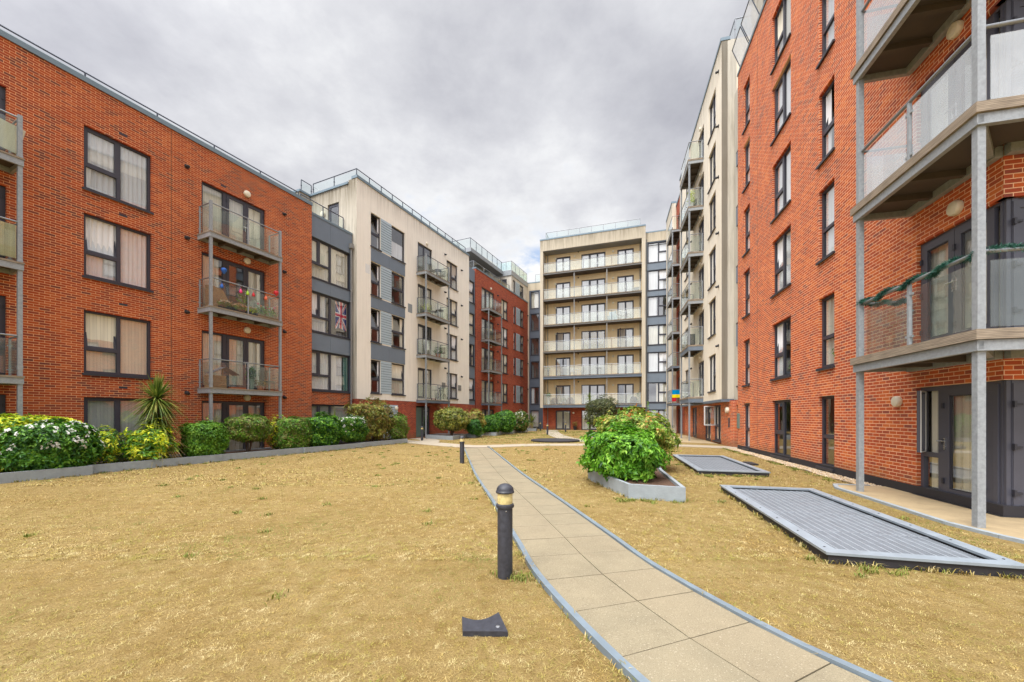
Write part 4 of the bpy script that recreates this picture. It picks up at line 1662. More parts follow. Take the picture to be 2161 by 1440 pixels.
def in_frame(o, u, px, py):
    """numpy: coordinates along u and outwards"""
    n = (u.y, -u.x)
    dx, dy = px - o.x, py - o.y
    return dx * u.x + dy * u.y, dx * n[0] + dy * n[1]


# concrete slab under the near balconies and gravel margin along the right wall
mb = MB()
poly = [Mr.world(x, r)[:2] for x, r in ((10.55, .02), (10.55, .95), (11.0, 1.12), (13.9, 1.12), (14.5, .98), (17, .0), (17, -4), (13.29, -4), (13.29, .02))]
mb.prism(list(reversed(poly)) if False else poly[::-1], -.02, .03, 0)
me = mb.mesh('patio', M['patio'])
tag(link('patio', me), kind='structure')
mb = MB()
e = [(10.52, .3), (10.52, .97), (10.98, 1.15), (13.92, 1.15), (14.55, 1.0), (17, .02)]
for (x0, r0), (x1, r1) in zip(e[:-1], e[1:]):
    p, q = Vector(Mr.world(x0, r0)[:2]), Vector(Mr.world(x1, r1)[:2])
    n = Vector((-(q - p).y, (q - p).x)).normalized() * .04
    mb.prism([tuple(p - n), tuple(q - n), tuple(q + n), tuple(p + n)], -.02, .045)
tag(link('patio_edging', mb.mesh('patio_edging', M['concrete'])), kind='structure')
mb = MB()
poly = [J.world(x, r)[:2] for x, r in ((-12.5, .1), (-12.5, 1.9), (-4.2, 1.9), (-3.2, .1))]
mb.prism(poly[::-1], -.02, .03)
tag(link('patio', mb.mesh('patio', M['patio'])), kind='structure')

# gravel: separate pebbles in one bed
ng = 5200
rg = np.random.default_rng(5)
gxs = rg.uniform(-.3, 10.9, ng)
grs = rg.uniform(.03, .46, ng) * (1 + .12 * np.sin(gxs * 3))
sz = rg.uniform(.012, .03, ng)
base = np.array([(1, 0, 0), (0, 1, 0), (-1, 0, 0), (0, -1, 0), (0, 0, .75), (0, 0, -.4)], float)
fcs = np.array([(0, 1, 4), (1, 2, 4), (2, 3, 4), (3, 0, 4)])
ang = rg.uniform(0, 6.28, ng)
ca, sa = np.cos(ang), np.sin(ang)
V = np.empty((ng, 6, 3))
st = rg.uniform(.7, 1.4, ng)
V[:, :, 0] = (base[:, 0] * ca[:, None] * st[:, None] - base[:, 1] * sa[:, None]) * sz[:, None]
V[:, :, 1] = (base[:, 0] * sa[:, None] * st[:, None] + base[:, 1] * ca[:, None]) * sz[:, None]
V[:, :, 2] = base[:, 2] * sz[:, None] + .012
wx = Mr.o.x + Mr.u.x * gxs + Mr.n.x * grs
wy = Mr.o.y + Mr.u.y * gxs + Mr.n.y * grs
V[:, :, 0] += wx[:, None]
V[:, :, 1] += wy[:, None]


def np_mesh(name, verts, faces, mats, smooth=False, midx=None):
    """verts (n,3); faces (m,k) all of one size"""
    me = bpy.data.meshes.new(name)
    nv, (nf, k) = len(verts), faces.shape
    me.vertices.add(nv)
    me.vertices.foreach_set('co', np.ascontiguousarray(verts, dtype=np.float32).ravel())
    me.loops.add(nf * k)
    me.loops.foreach_set('vertex_index', np.ascontiguousarray(faces, dtype=np.int32).ravel())
    me.polygons.add(nf)
    me.polygons.foreach_set('loop_start', np.arange(0, nf * k, k, dtype=np.int32))
    me.polygons.foreach_set('loop_total', np.full(nf, k, dtype=np.int32))
    for m in mats:
        me.materials.append(m)
    if midx is not None:
        me.polygons.foreach_set('material_index', np.ascontiguousarray(midx, dtype=np.int32))
    if smooth:
        me.polygons.foreach_set('use_smooth', np.ones(nf, dtype=bool))
    me.update()
    me.validate()
    return me


def island_mat(name, stops, rough=.9):
    m, g, b = new_mat(name)
    geo = g.node('ShaderNodeNewGeometry')
    g.put(b.inputs['Base Color'], g.ramp(geo.outputs['Random Per Island'], stops))
    b.inputs['Roughness'].default_value = rough
    b.inputs['Specular IOR Level'].default_value = .15
    return m


M['pebble'] = island_mat('mixed_pebble', [(0, rgb(120, 92, 66)), (.3, rgb(178, 150, 112)), (.6, rgb(206, 186, 152)), (.85, rgb(150, 140, 130)), (1, rgb(226, 214, 190))])
F4 = (fcs[None] + (np.arange(ng) * 6)[:, None, None]).reshape(-1, 3)
tag(link('gravel', np_mesh('gravel', V.reshape(-1, 3), F4, [M['pebble']], True)), kind='stuff')
mb = MB()
mb.face([Mr.world(x, r, .008) for x, r in ((-.3, .02), (-.3, .47), (10.5, .47), (10.5, .02))][::-1])
tag(link('gravel_bed', mb.mesh('gravel_bed', M['joint'])), kind='structure')

# ------------------------------------------------------------------ ventilation gratings
gn = 0


def grating(p0, along, across, length, width, label, z=.13):
    """p0 far left corner; along = towards the camera; across = to the right"""
    t = thing('floor_grating', label, 'grating', (p0.x, p0.y, 0), math.atan2(-along.y, -along.x) - PI / 2, 'ventilation gratings in the lawn')
    # local: x across, y towards the far end; box spans x 0..width, y -length..0
    fw = .15
    f = MB()
    f.box(0, width, -fw, 0, z - .028, z)
    f.box(0, width, -length, -length + fw, z - .028, z)
    f.box(0, fw, -length + fw, -fw, z - .028, z)
    f.box(width - fw, width, -length + fw, -fw, z - .028, z)
    link('frame', f.mesh('frame', M['frame_grey']), t)
    k = MB()
    i = .025
    k.box(i, width - i, -.07, -i, -.05, z - .029)
    k.box(i, width - i, -length + i, -length + .07, -.05, z - .029)
    k.box(i, .07, -length + .07, -.07, -.05, z - .029)
    k.box(width - .07, width - i, -length + .07, -.07, -.05, z - .029)
    link('upstand', k.mesh('upstand', M['plinth']), t)
    g = MB()
    zz = z - .05
    n = int((length - 2 * fw) / .034)
    for j in range(n):
        y = -fw - (length - 2 * fw) * (j + .5) / n
        g.box(fw, width - fw, y - .007, y + .007, zz - .03, zz)
    n = int((width - 2 * fw) / .1)
    for j in range(1, n):
        x = fw + (width - 2 * fw) * j / n
        g.box(x - .0045, x + .0045, -length + fw, -fw, zz - .004, zz + .004, 1)
    for yy in (.25, .5, .75):
        y = -length * yy
        g.box(fw, width - fw, y - .012, y + .012, zz - .03, zz + .006)
    link('grate', g.mesh('grate', [M['grate'], M['grate_rod']]), t)
    b = MB()
    b.box(.08, width - .08, -length + .08, -.08, .003, .006)
    link('pit_shade', b.mesh('pit_shade', M['plinth']), t)  # dark sheet laid on the ground, standing for the shaded depth below
    s = MB()
    for x in (.07, width - .07):
        for q in range(7):
            y = -.2 - (length - .4) * q / 6
            s.lathe([(.012, z), (.012, z + .004), (.001, z + .005)], 8, (x, y))
    link('bolts', s.mesh('bolt', M['black']), t).name = 'bolt'
    return t


aN = Vector((-.2409, -.9706))
cN = Vector((.9706, -.2409))
grating(Vector((4.47, 8.49)), aN, cN, 4.32, 1.74, 'large grey steel floor grating nearest the concrete patio and right wall')
grating(Vector((6.14, 15.1)), aN, cN, 4.45, 1.78, 'grey steel floor grating between the tapered planter and the tall ground floor windows')
grating(Vector((9.5, 29.6)), aN, cN, 3.2, 1.7, 'small far grey floor grating partly hidden behind the photinia bush')
t = thing('drain_cover', 'thin dark drain cover lying in the grass by the right wall', 'drain cover', (7.92, 13.1, 0), math.atan2(-aN.y, -aN.x))
mb = MB()
mb.box(-.35, .35, -.13, .13, 0, .05)
mb.box(-.3, .3, -.09, .09, .05, .056)
link('lid', mb.mesh('lid', M['plinth']), t)

# round manhole-like disc
mb = MB()
mb.lathe([(1.5, -.02), (1.53, .02), (1.53, .085), (1.5, .1), (.4, .108), (.01, .11)], 64)
t = tag(link('round_cover', mb.mesh('round_cover', M['plinth'], True), None, (2.72, 24.85, 0)), 'low round black cover lying on the lawn beyond the cross path', 'cover')

# ------------------------------------------------------------------ planters
def planter(poly, h, label, mat='concrete', thick=.07, soil=.06):
    """poly counter-clockwise world points"""
    c = Vector((sum(p[0] for p in poly) / len(poly), sum(p[1] for p in poly) / len(poly)))
    t = thing('planter', label, 'planter', (c.x, c.y, 0), 0, 'low grey planters')
    P = [Vector(p) - c for p in poly]
    n = len(P)
    inn = []
    for i in range(n):
        a, b, d = P[i - 1], P[i], P[(i + 1) % n]
        e1, e2 = (b - a).normalized(), (d - b).normalized()
        n1, n2 = Vector((-e1.y, e1.x)), Vector((-e2.y, e2.x))
        m = (n1 + n2).normalized()
        inn.append(b + m * thick / max(.3, m.dot(n1)))
    mb = MB()
    for i in range(n):
        j = (i + 1) % n
        a, b, ia, ib = P[i], P[j], inn[i], inn[j]
        mb.face([(a.x, a.y, -.05), (b.x, b.y, -.05), (b.x, b.y, h), (a.x, a.y, h)])
        mb.face([(a.x, a.y, h), (b.x, b.y, h), (ib.x, ib.y, h), (ia.x, ia.y, h)])
        mb.face([(ib.x, ib.y, 0), (ia.x, ia.y, 0), (ia.x, ia.y, h), (ib.x, ib.y, h)])
    link('planter_wall', mb.mesh('planter_wall', M[mat]), t)
    mb = MB()
    mb.face([(p.x, p.y, h - soil) for p in inn])
    link('soil', mb.mesh('soil', M['soil']), t)
    return t


def lw(s, r):
    return A.world(s, r)[:2]


LP = [(-13.0, -9.15, 3.02, 'long grey planter at the left edge holding the white flowering bush'),
      (-9.14, -5.78, 2.8, 'long grey planter under the cordyline and the clipped square bush'),
      (-5.77, -2.59, 2.77, 'grey planter under the ball shaped bush with bare stems'),
      (-2.58, .82, 2.84, 'grey planter under the glossy laurel bush and low white flowered bush'),
      (.83, 4.33, 2.62, 'grey planter under the reddish photinia, ending at the side path')]
for s0, s1, r, lb in LP:
    planter([lw(s0, r), lw(s1, r), lw(s1, 1.35), lw(s0, 1.35)], .25, lb, 'concrete', .05)
planter([(-6.03, 27.5), (-3.88, 25.9), (-3.3, 28.9), (-5.4, 29.6)], .27, 'pale grey planter with one pointed corner under the olive green photinia')
planter([(-3.4, 28.9), (-2.64, 28.6), (-2.3, 30.8), (-3.2, 31)], .27, 'small grey planter behind the pointed one, spilling grassy plants')
planter([(-2.47, 32.1), (-1.26, 31.3), (-.8, 33.5), (-2.0, 34.2)], .27, 'grey planter under the two rounded green bushes')
planter([(-.95, 34.9), (.0, 34.8), (.4, 36.6), (-.7, 36.8)], .27, 'grey planter under the bush with cream flowers')
planter([(.29, 37.4), (1.24, 37.4), (1.6, 39.3), (.5, 39.3)], .27, 'grey planter between the flowering bush and the palm')
planter([(1.54, 40.8), (2.5, 40.8), (2.7, 42.3), (1.7, 42.3)], .27, 'farthest small grey planter under the palm')
planter([(2.27, 7.69), (3.23, 7.33), (3.72, 9.74), (4.27, 11.79), (4.5, 14.2), (3.3, 14.8), (2.35, 12.2), (1.93, 10.0)], .28, 'tapered pale grey planter holding the bright green bush in the middle of the lawn')
planter([(5.6, 29.4), (8.0, 29.0), (8.3, 31.2), (6.0, 31.6)], .32, 'square grey planter under the olive tree on the far lawn')

# ------------------------------------------------------------------ bollards
def bollard():
    t = thing('bollard_light', 'nearest black bollard light beside the curved path in the foreground', 'bollard', (-.07, 3.96, 0), .4, 'bollard lights along the paths')
    mb = MB()
    mb.lathe([(.076, -.05), (.076, .69), (.074, .7)], 28)
    link('post', mb.mesh('post', M['bollard'], True), t)
    mb = MB()
    mb.lathe([(.078, .695), (.089, .70), (.092, .715), (.089, .73), (.078, .738)], 28)
    link('collar', mb.mesh('collar', M['bollard'], True), t)
    mb = MB()
    mb.lathe([(.074, .738), (.076, .75), (.076, .835), (.074, .842)], 28)
    link('lens', mb.mesh('lens', M['lens'], True), t)
    mb = MB()
    prof = [(.078, .842), (.091, .845), (.094, .856), (.089, .866)]
    for k in range(9):
        a = k / 8 * PI / 2
        prof.append((max(.002, .087 * math.cos(a)), .868 + .07 * math.sin(a)))
    mb.lathe(prof, 28)
    link('cap', mb.mesh('cap', M['bollard'], True), t)
    mb = MB()
    mb.lathe([(.007, 0), (.007, .004), (.001, .005)], 8)
    link('screw', mb.mesh('screw', M['chrome']), t, (-.02, -.076, .675), (PI / 2, 0, 0))
    return t


bl = bollard()
for x, y, lb in ((-1.69, 13.34, 'black bollard light at the left of the path, just before the crossing'),
                 (-5.75, 25.2, 'black bollard light near the dull green door and pointed planter'),
                 (2.96, 32.9, 'far black bollard light on the left bank of the far path'),
                 (5.23, 38.5, 'far black bollard light in front of the ground floor glass doors'),
                 (3.02, 42.0, 'farthest black bollard light by the end block corner and palm')):
    copy_thing(bl, (x, y, 0), random.uniform(0, 6), lb)

# cover plate in the grass
t = thing('ground_box', 'flat charcoal cover with a hollowed back edge lying on the foreground grass', 'cover plate', (-.21, 3.0, 0), .08)
mb = MB()
pts = [(-.16, -.1), (.17, -.13), (.115, .16)]
for k in range(1, 8):
    a = k / 8
    pts.append((.115 - .29 * a, .16 - .085 * math.sin(a * PI) - .045 * a))
pts.append((-.175, .115))
mb.prism(pts, -.01, .04)
link('plate', mb.mesh('plate', M['bollard']), t)
mb = MB()
mb.lathe([(.016, .04), (.016, .044), (.01, .046), (.001, .045)], 14, (.1, -.06))
link('screw', mb.mesh('screw', M['chrome'], True), t)
# ================================================================== grass blades


def straw_mat():
    m, g, b = new_mat('dry_grass_blade')
    geo = g.node('ShaderNodeNewGeometry')
    co = obj_coord(g)
    c = g.ramp(geo.outputs['Random Per Island'], [(0, rgb(122, 96, 52)), (.22, rgb(180, 152, 96)), (.5, rgb(216, 192, 140)), (.75, rgb(226, 204, 156)), (1, rgb(200, 176, 112))])
    c = g.mix(g.mapr(g.noise(co, .9, 6, .75), .46, .6, 0, .6), c, rgb(196, 158, 88))
    c = g.mix(g.mapr(g.noise(co, 2.6, 5, .75), .5, .62, 0, .75), c, rgb(146, 122, 74))
    c = g.mix(g.mapr(g.noise(g.scalev(co, (1, 1, 0)), 1.35, 6, .8), .44, .58, 0, .8), c, rgb(172, 166, 90))
    c = g.mix(g.mapr(g.noise(co, 15.0, 4, .7), .5, .64, 0, .6), c, rgb(124, 98, 54))
    c = g.mix(g.mapr(g.noise(co, 6.0, 4, .7), .49, .63, 0, .6), c, rgb(246, 230, 194))
    gp = g.math('MULTIPLY', g.mapr(g.noise(co, .55, 5, .7), .5, .62), g.mapr(g.noise(co, 4.0, 4, .7), .42, .6))
    c = g.mix(g.math('MULTIPLY', gp, .6), c, rgb(132, 140, 62))
    c = g.mix(1.0, c, (.82, .80, .645, 1), 'MULTIPLY')
    g.put(b.inputs['Base Color'], c)
    b.inputs['Roughness'].default_value = .8
    b.inputs['Specular IOR Level'].default_value = .15
    return m


M['straw'] = straw_mat()
M['green_blade'] = leaf_mat('surviving_green_blade', [rgb(92, 104, 40), rgb(128, 128, 54), rgb(110, 130, 48), rgb(160, 146, 70)], .2, .6)
rg = np.random.default_rng(21)
PC = np.array([(p.x, p.y) for p in resample(PATH_C, .25)])


def smooth_noise(x, y, s, seed):
    r = np.random.default_rng(seed)
    v = np.zeros_like(x)
    for k in range(7):
        a = r.uniform(0, 6.28)
        f = s * r.uniform(.6, 1.8)
        v += np.sin((x * np.cos(a) + y * np.sin(a)) * f + r.uniform(0, 6.28)) * r.uniform(.5, 1)
    return v / 3.0


def allowed(x, y):
    ok = np.ones(len(x), bool)
    d = np.full(len(x), 9.0)
    for i in range(0, len(PC), 1):
        d = np.minimum(d, np.hypot(x - PC[i, 0], y - PC[i, 1]))
    ok &= d > .66
    s, r = in_frame(L0, UL, x, y)
    ok &= ~((r < 3.04) & (s < -9.1)) & ~((r < 2.83) & (s < 4.4))
    s, r = in_frame(R0, UR, x, y)
    ok &= ~(r < .4) & ~((s > 10.5) & (r < 1.17))
    for p0, L, W in ((Vector((4.47, 8.49)), 4.32, 1.74), (Vector((6.14, 15.1)), 4.45, 1.78)):
        a, c = in_frame(p0, aN, x, y)
        c = -c
        ok &= ~((a > -.0) & (a < L) & (c > 0) & (c < W) | ((a > 0) & (a < L) & (-c > 0) & (-c < W) & False))
    px = [(2.27, 7.69), (3.23, 7.33), (3.72, 9.74), (4.27, 11.79), (4.5, 14.2), (3.3, 14.8), (2.35, 12.2), (1.93, 10.0)]
    ins = np.ones(len(x), bool)
    for i in range(len(px)):
        ax, ay = px[i]
        bx, by = px[(i + 1) % len(px)]
        ins &= (bx - ax) * (y - ay) - (by - ay) * (x - ax) > -.02
    ok &= ~ins
    return ok, d


def blades(n, y0, y1, xr, h, w, dens_pow=1.0, tf=40.0):
    u = rg.uniform(0, 1, n)
    y = y0 + (y1 - y0) * u ** dens_pow
    x = rg.uniform(-1, 1, n) * (xr[0] + xr[1] * y)
    ok, d = allowed(x, y)
    tuft = smooth_noise(x, y, tf, 3) + .6 * smooth_noise(x, y, tf * 2.3, 4)
    k = ok & (rg.uniform(0, 1, n) < np.clip(.7 + .5 * tuft + .3 * smooth_noise(x, y, 4.0, 5), .1, 1))
    x, y, d, tuft = x[k], y[k], d[k], tuft[k]
    n = len(x)
    a = rg.uniform(0, 2 * PI, n)
    patch = smooth_noise(x, y, 1.6, 8)
    lean = rg.uniform(.7, 2.4, n)
    hh = h * rg.uniform(.4, 1.25, n) * (1 + .25 * patch) * np.clip(1 + .55 * tuft, .4, 1.7)
    wd = w * rg.uniform(.6, 1.4, n)
    dx, dy = np.cos(a), np.sin(a)
    sx, sy = -dy, dx
    b = np.stack([x, y, np.full(n, -.002)], 1)
    S = np.stack([sx, sy, np.zeros(n)], 1) * wd[:, None] * .5
    mid = b + np.stack([dx * lean * hh * .45, dy * lean * hh * .45, hh * .62], 1)
    tip = b + np.stack([dx * lean * hh * 1.25, dy * lean * hh * 1.25, hh * rg.uniform(.45, .95, n)], 1)
    V = np.stack([b - S, b + S, mid + S * .8, mid - S * .8, tip], 1)
    q = np.arange(n)[:, None] * 5
    F = np.concatenate([np.stack([q[:, 0], q[:, 0] + 1, q[:, 0] + 2], 1), np.stack([q[:, 0], q[:, 0] + 2, q[:, 0] + 3], 1), np.stack([q[:, 0] + 3, q[:, 0] + 2, q[:, 0] + 4], 1)])
    g = (smooth_noise(x, y, 2.2, 31) + .5 * smooth_noise(x, y, 7.0, 32) + rg.normal(0, .35, n) > 1.05) | ((np.abs(d - .7) < .08) & (rg.uniform(0, 1, n) < .25))
    mi = np.concatenate([g, g, g]).astype(int)
    return V.reshape(-1, 3), F, mi


def clumps(n):
    """green survivors: small tufts in the open lawn, more along edges"""
    x = rg.uniform(-9, 8, n)
    y = rg.uniform(2.2, 22, n)
    e = [(-11.6 + .1 * k + rg.normal(0, .1), 10.6 + .22 * k) for k in range(0, 60, 2)]
    x = np.concatenate([x, [2.0 + rg.uniform(0, 1.3) for _ in range(16)], [3.45 + rg.uniform(0, 1.7) for _ in range(14)], rg.uniform(5.0, 6.7, 26), rg.uniform(6.9, 10.4, 40), [q[0] for q in e], np.repeat(.09, 7) + rg.normal(0, .1, 7)])
    y = np.concatenate([y, [7.45 + rg.normal(0, .08) for _ in range(16)], [4.28 - rg.uniform(0, .35) for _ in range(14)], 10.75 - (rg.uniform(0, 1, 26)) * .45, np.zeros(40), [q[1] for q in e], 3.9 + rg.normal(0, .12, 7)])
    fx, fy = rg.uniform(-4, 7, 260), rg.uniform(23, 41.5, 260)
    k0 = n + 16 + 14 + 26
    t = rg.uniform(0, 10, 40)
    x[k0:k0 + 40] = Mr.o.x + Mr.u.x * t + Mr.n.x * .62 + rg.normal(0, .06, 40)
    y[k0:k0 + 40] = Mr.o.y + Mr.u.y * t + Mr.n.y * .62 + rg.normal(0, .06, 40)
    x, y = np.concatenate([x, fx]), np.concatenate([y, fy])
    m = 26
    sg = np.repeat(np.where(y > 22.5, .3, .045), m)
    cx = np.repeat(x, m) + rg.normal(0, 1, len(x) * m) * sg
    cy = np.repeat(y, m) + rg.normal(0, 1, len(x) * m) * sg
    ok, d = allowed(cx, cy)
    cx, cy = cx[ok], cy[ok]
    k = len(cx)
    a = rg.uniform(0, 6.28, k)
    dx, dy = np.cos(a), np.sin(a)
    hh = rg.uniform(.02, .055, k)
    wd = .003 + .00045 * cy
    b = np.stack([cx, cy, np.zeros(k)], 1)
    S = np.stack([-dy, dx, np.zeros(k)], 1) * wd[:, None]
    mid = b + np.stack([dx * hh * .4, dy * hh * .4, hh * .7], 1)
    tip = b + np.stack([dx * hh * 1.1, dy * hh * 1.1, hh], 1)
    V = np.stack([b - S, b + S, mid + S * .8, mid - S * .8, tip], 1)
    q = np.arange(k)[:, None] * 5
    F = np.concatenate([np.stack([q[:, 0], q[:, 0] + 1, q[:, 0] + 2], 1), np.stack([q[:, 0], q[:, 0] + 2, q[:, 0] + 3], 1), np.stack([q[:, 0] + 3, q[:, 0] + 2, q[:, 0] + 4], 1)])
    return V.reshape(-1, 3), F, np.ones(len(F), int)


def edge_straw():
    segs = []

    def add(poly, out, k=1.0):
        for a, b in zip(poly[:-1], poly[1:]):
            segs.append((np.array(a, float), np.array(b, float), out, k))
    for p0, L, W in ((Vector((4.47, 8.49)), 4.32, 1.74), (Vector((6.14, 15.1)), 4.45, 1.78)):
        q = [p0, p0 + aN * L, p0 + aN * L + cN * W, p0 + cN * W]
        add([tuple(v) for v in q], 1, 1.3)
    add([(1.93, 10.0), (2.27, 7.69), (3.23, 7.33), (3.72, 9.74), (4.27, 11.79)], 1)
    add([lw(-13, 3.02), lw(-9.15, 3.02)], -1)
    for s0, s1, r, lb in LP[1:]:
        add([lw(s0, r), lw(s1, r)], -1)
    for sgn in (-1, 1):
        e = [PATH_C[i] + bed[i] * sgn * (HW + .068) for i in range(0, len(PATH_C), 6)]
        add([tuple(v) for v in e], sgn, .7)
    X, Y = [], []
    for a, b, out, k in segs:
        L = np.linalg.norm(b - a)
        n = int(L * 150 * k)
        t = rg.uniform(0, 1, n)
        clump = rg.uniform(0, 1, n) < np.clip(.5 + .6 * np.sin(t * L * 9 + a[0] * 7) + .4 * np.sin(t * L * 23 + a[1]), .06, 1)
        t = t[clump]
        d = (b - a) / max(L, 1e-6)
        X.append(a[0] + d[0] * L * t + rg.normal(0, .02, len(t)))
        Y.append(a[1] + d[1] * L * t + rg.normal(0, .02, len(t)))
    x, y = np.concatenate(X), np.concatenate(Y)
    n = len(x)
    a = rg.uniform(0, 6.28, n)
    dx, dy = np.cos(a), np.sin(a)
    hh = rg.uniform(.025, .085, n)
    wd = .0022 + .0004 * y
    b = np.stack([x, y, np.zeros(n)], 1)
    S = np.stack([-dy, dx, np.zeros(n)], 1) * wd[:, None]
    ln = rg.uniform(.4, 1.6, n)
    mid = b + np.stack([dx * hh * .4 * ln, dy * hh * .4 * ln, hh * .7], 1)
    tip = b + np.stack([dx * hh * ln, dy * hh * ln, hh * rg.uniform(.6, 1, n)], 1)
    V = np.stack([b - S, b + S, mid + S * .8, mid - S * .8, tip], 1)
    q = np.arange(n)[:, None] * 5
    F = np.concatenate([np.stack([q[:, 0], q[:, 0] + 1, q[:, 0] + 2], 1), np.stack([q[:, 0], q[:, 0] + 2, q[:, 0] + 3], 1), np.stack([q[:, 0] + 3, q[:, 0] + 2, q[:, 0] + 4], 1)])
    g = (rg.uniform(0, 1, n) < .22).astype(int)
    return V.reshape(-1, 3), F, np.concatenate([g, g, g])


sets = [edge_straw(), blades(320000, 1.0, 4.6, (1.6, 1.36), .0115, .0026, 1.0, 48), blades(250000, 4.4, 9.5, (.4, 1.34), .0155, .0044, 1.1, 34), blades(150000, 9.0, 27, (.4, 1.2), .028, .012, 1.15, 14), clumps(150)]
off = 0
VV, FF, MM = [], [], []
for v, f, m in sets:
    VV.append(v)
    FF.append(f + off)
    MM.append(m)
    off += len(v)
tag(link('grass', np_mesh('grass', np.concatenate(VV), np.concatenate(FF), [M['straw'], M['green_blade']], False, np.concatenate(MM))), kind='stuff')

# ================================================================== shrubs
G_ = rgb
M['lf_choisya'] = leaf_mat('fresh_green_leaf', [G_(30, 72, 14), G_(66, 118, 24), G_(98, 154, 36), G_(132, 186, 56), G_(166, 208, 84)], .3)
M['lf_photinia'] = leaf_mat('olive_red_leaf', [G_(77, 101, 37), G_(114, 132, 52), G_(154, 165, 70), G_(187, 182, 85), G_(186, 170, 92)], .25)
M['lf_redtip'] = leaf_mat('red_tip_leaf', [G_(150, 150, 70), G_(187, 123, 66), G_(215, 145, 77), G_(200, 101, 68), G_(165, 154, 70)], .3)
M['lf_yellow'] = leaf_mat('golden_leaf', [G_(121, 154, 22), G_(173, 193, 33), G_(215, 226, 48), G_(244, 244, 77), G_(226, 233, 99)], .3)
M['lf_dark'] = leaf_mat('dark_green_leaf', [G_(26, 61, 17), G_(41, 88, 24), G_(61, 114, 33), G_(88, 143, 46)], .2)
M['lf_mid'] = leaf_mat('mid_green_leaf', [G_(48, 92, 24), G_(77, 127, 33), G_(107, 160, 46), G_(143, 187, 66)], .25)
M['lf_clip'] = leaf_mat('clipped_hedge_leaf', [G_(57, 96, 28), G_(92, 134, 39), G_(118, 165, 48), G_(154, 189, 70)], .25)
M['lf_olive'] = leaf_mat('dull_olive_leaf', [G_(72, 81, 39), G_(103, 110, 52), G_(134, 136, 68), G_(165, 160, 88)], .2)
M['lf_brown'] = leaf_mat('bronze_leaf', [G_(92, 77, 39), G_(127, 105, 52), G_(140, 129, 59), G_(165, 127, 72), G_(110, 123, 50)], .22)
M['lf_strap'] = leaf_mat('strap_leaf', [G_(55, 79, 30), G_(92, 116, 44), G_(132, 147, 61), G_(171, 165, 88)], .2)
M['lf_strapdry'] = leaf_mat('dry_strap_leaf', [G_(132, 110, 66), G_(171, 143, 92), G_(105, 105, 52), G_(195, 169, 118)], .2)
M['lf_tree'] = leaf_mat('grey_green_leaf', [G_(44, 54, 28), G_(70, 80, 42), G_(96, 104, 56), G_(130, 134, 80)], .2)
M['petal'] = leaf_mat('white_petal', [G_(226, 226, 218), G_(240, 240, 234), G_(214, 218, 200)], .2)
M['petal_mix'] = leaf_mat('mixed_petal', [G_(226, 80, 120), G_(240, 180, 60), G_(230, 230, 226), G_(200, 40, 60), G_(232, 140, 170)], .2)
M['garland'] = leaf_mat('dark_tinsel_needle', [G_(20, 56, 48), G_(34, 84, 70), G_(58, 112, 96), G_(96, 146, 128)], .15)


def leaf_quads(P, N, ln, wd, rng, droop=.15, spread=1.0):
    """folded lens-shaped leaves at P facing roughly along N"""
    n = len(P)
    T = rng.normal(0, 1, (n, 3))
    T -= (T * N).sum(1)[:, None] * N * .75
    T /= np.linalg.norm(T, axis=1)[:, None] + 1e-9
    Nn = N + rng.normal(0, .45 * spread, (n, 3))
    B = np.cross(Nn, T)
    B /= np.linalg.norm(B, axis=1)[:, None] + 1e-9
    L = (ln * rng.uniform(.65, 1.3, n))[:, None]
    W = (wd * rng.uniform(.7, 1.25, n))[:, None]
    tip = P + T * L
    tip[:, 2] -= (droop * L[:, 0])
    mid = P + T * L * .5
    fold = np.cross(T, B) * W * .18
    V = np.stack([P, mid + B * W * .5 + fold, tip, mid - B * W * .5 + fold], 1)
    q = np.arange(n) * 4
    F = np.concatenate([np.stack([q, q + 1, q + 2], 1), np.stack([q, q + 2, q + 3], 1)])
    return V.reshape(-1, 3), F


def crown_points(n, abc, p, rng, lump=.1, depth=.4, zlow=-1.0, lumpf=3.0):
    D = rng.normal(0, 1, (int(n * 1.8), 3))
    D /= np.linalg.norm(D, axis=1)[:, None]
    D = D[D[:, 2] > zlow][:n]
    rad = (np.abs(D) ** p).sum(1) ** (-1.0 / p)
    l = 1 + lump * (np.sin(D[:, 0] * lumpf * 1.7 + 1.3) * np.sin(D[:, 1] * lumpf * 1.9 + .7) + .8 * np.sin(D[:, 2] * lumpf * 2.3 + D[:, 0] * lumpf) + .6 * np.sin(D[:, 1] * lumpf * 3.1 - D[:, 2] * lumpf * 2))
    t = 1 - depth * rng.uniform(0, 1, len(D)) ** 2.2
    P = D * (rad * l * t)[:, None] * np.array(abc)
    N = D / np.array(abc)
    N /= np.linalg.norm(N, axis=1)[:, None]
    return P, N


def rosettes(P, N, k, ln, wd, rng, spread=.9, droop=.1):
    n = len(P)
    PP = np.repeat(P, k, 0)
    NN = np.repeat(N, k, 0)
    return leaf_quads(PP + rng.normal(0, .006, PP.shape), NN, ln, wd, rng, droop, spread)


def merge(sets):
    off = 0
    VV, FF, MM = [], [], []
    for (v, f), m in sets:
        VV.append(v)
        FF.append(f + off)
        MM.append(np.full(len(f), m))
        off += len(v)
    return np.concatenate(VV), np.concatenate(FF), np.concatenate(MM)


def stems(t, n, h, spread, rad, rng, mat='bark', name='stem'):
    mb = MB()
    for i in range(n):
        a = rng.uniform(0, 6.28)
        s = spread * rng.uniform(.3, 1)
        b = .12 * spread
        mb.tube([(math.cos(a) * b, math.sin(a) * b, 0), (math.cos(a) * s * .45 + rng.normal(0, .02), math.sin(a) * s * .45, h * .5), (math.cos(a) * s, math.sin(a) * s, h)],
                [rad, rad * .8, rad * .5], 6)
    link(name, mb.mesh(name, M[mat], True), t)


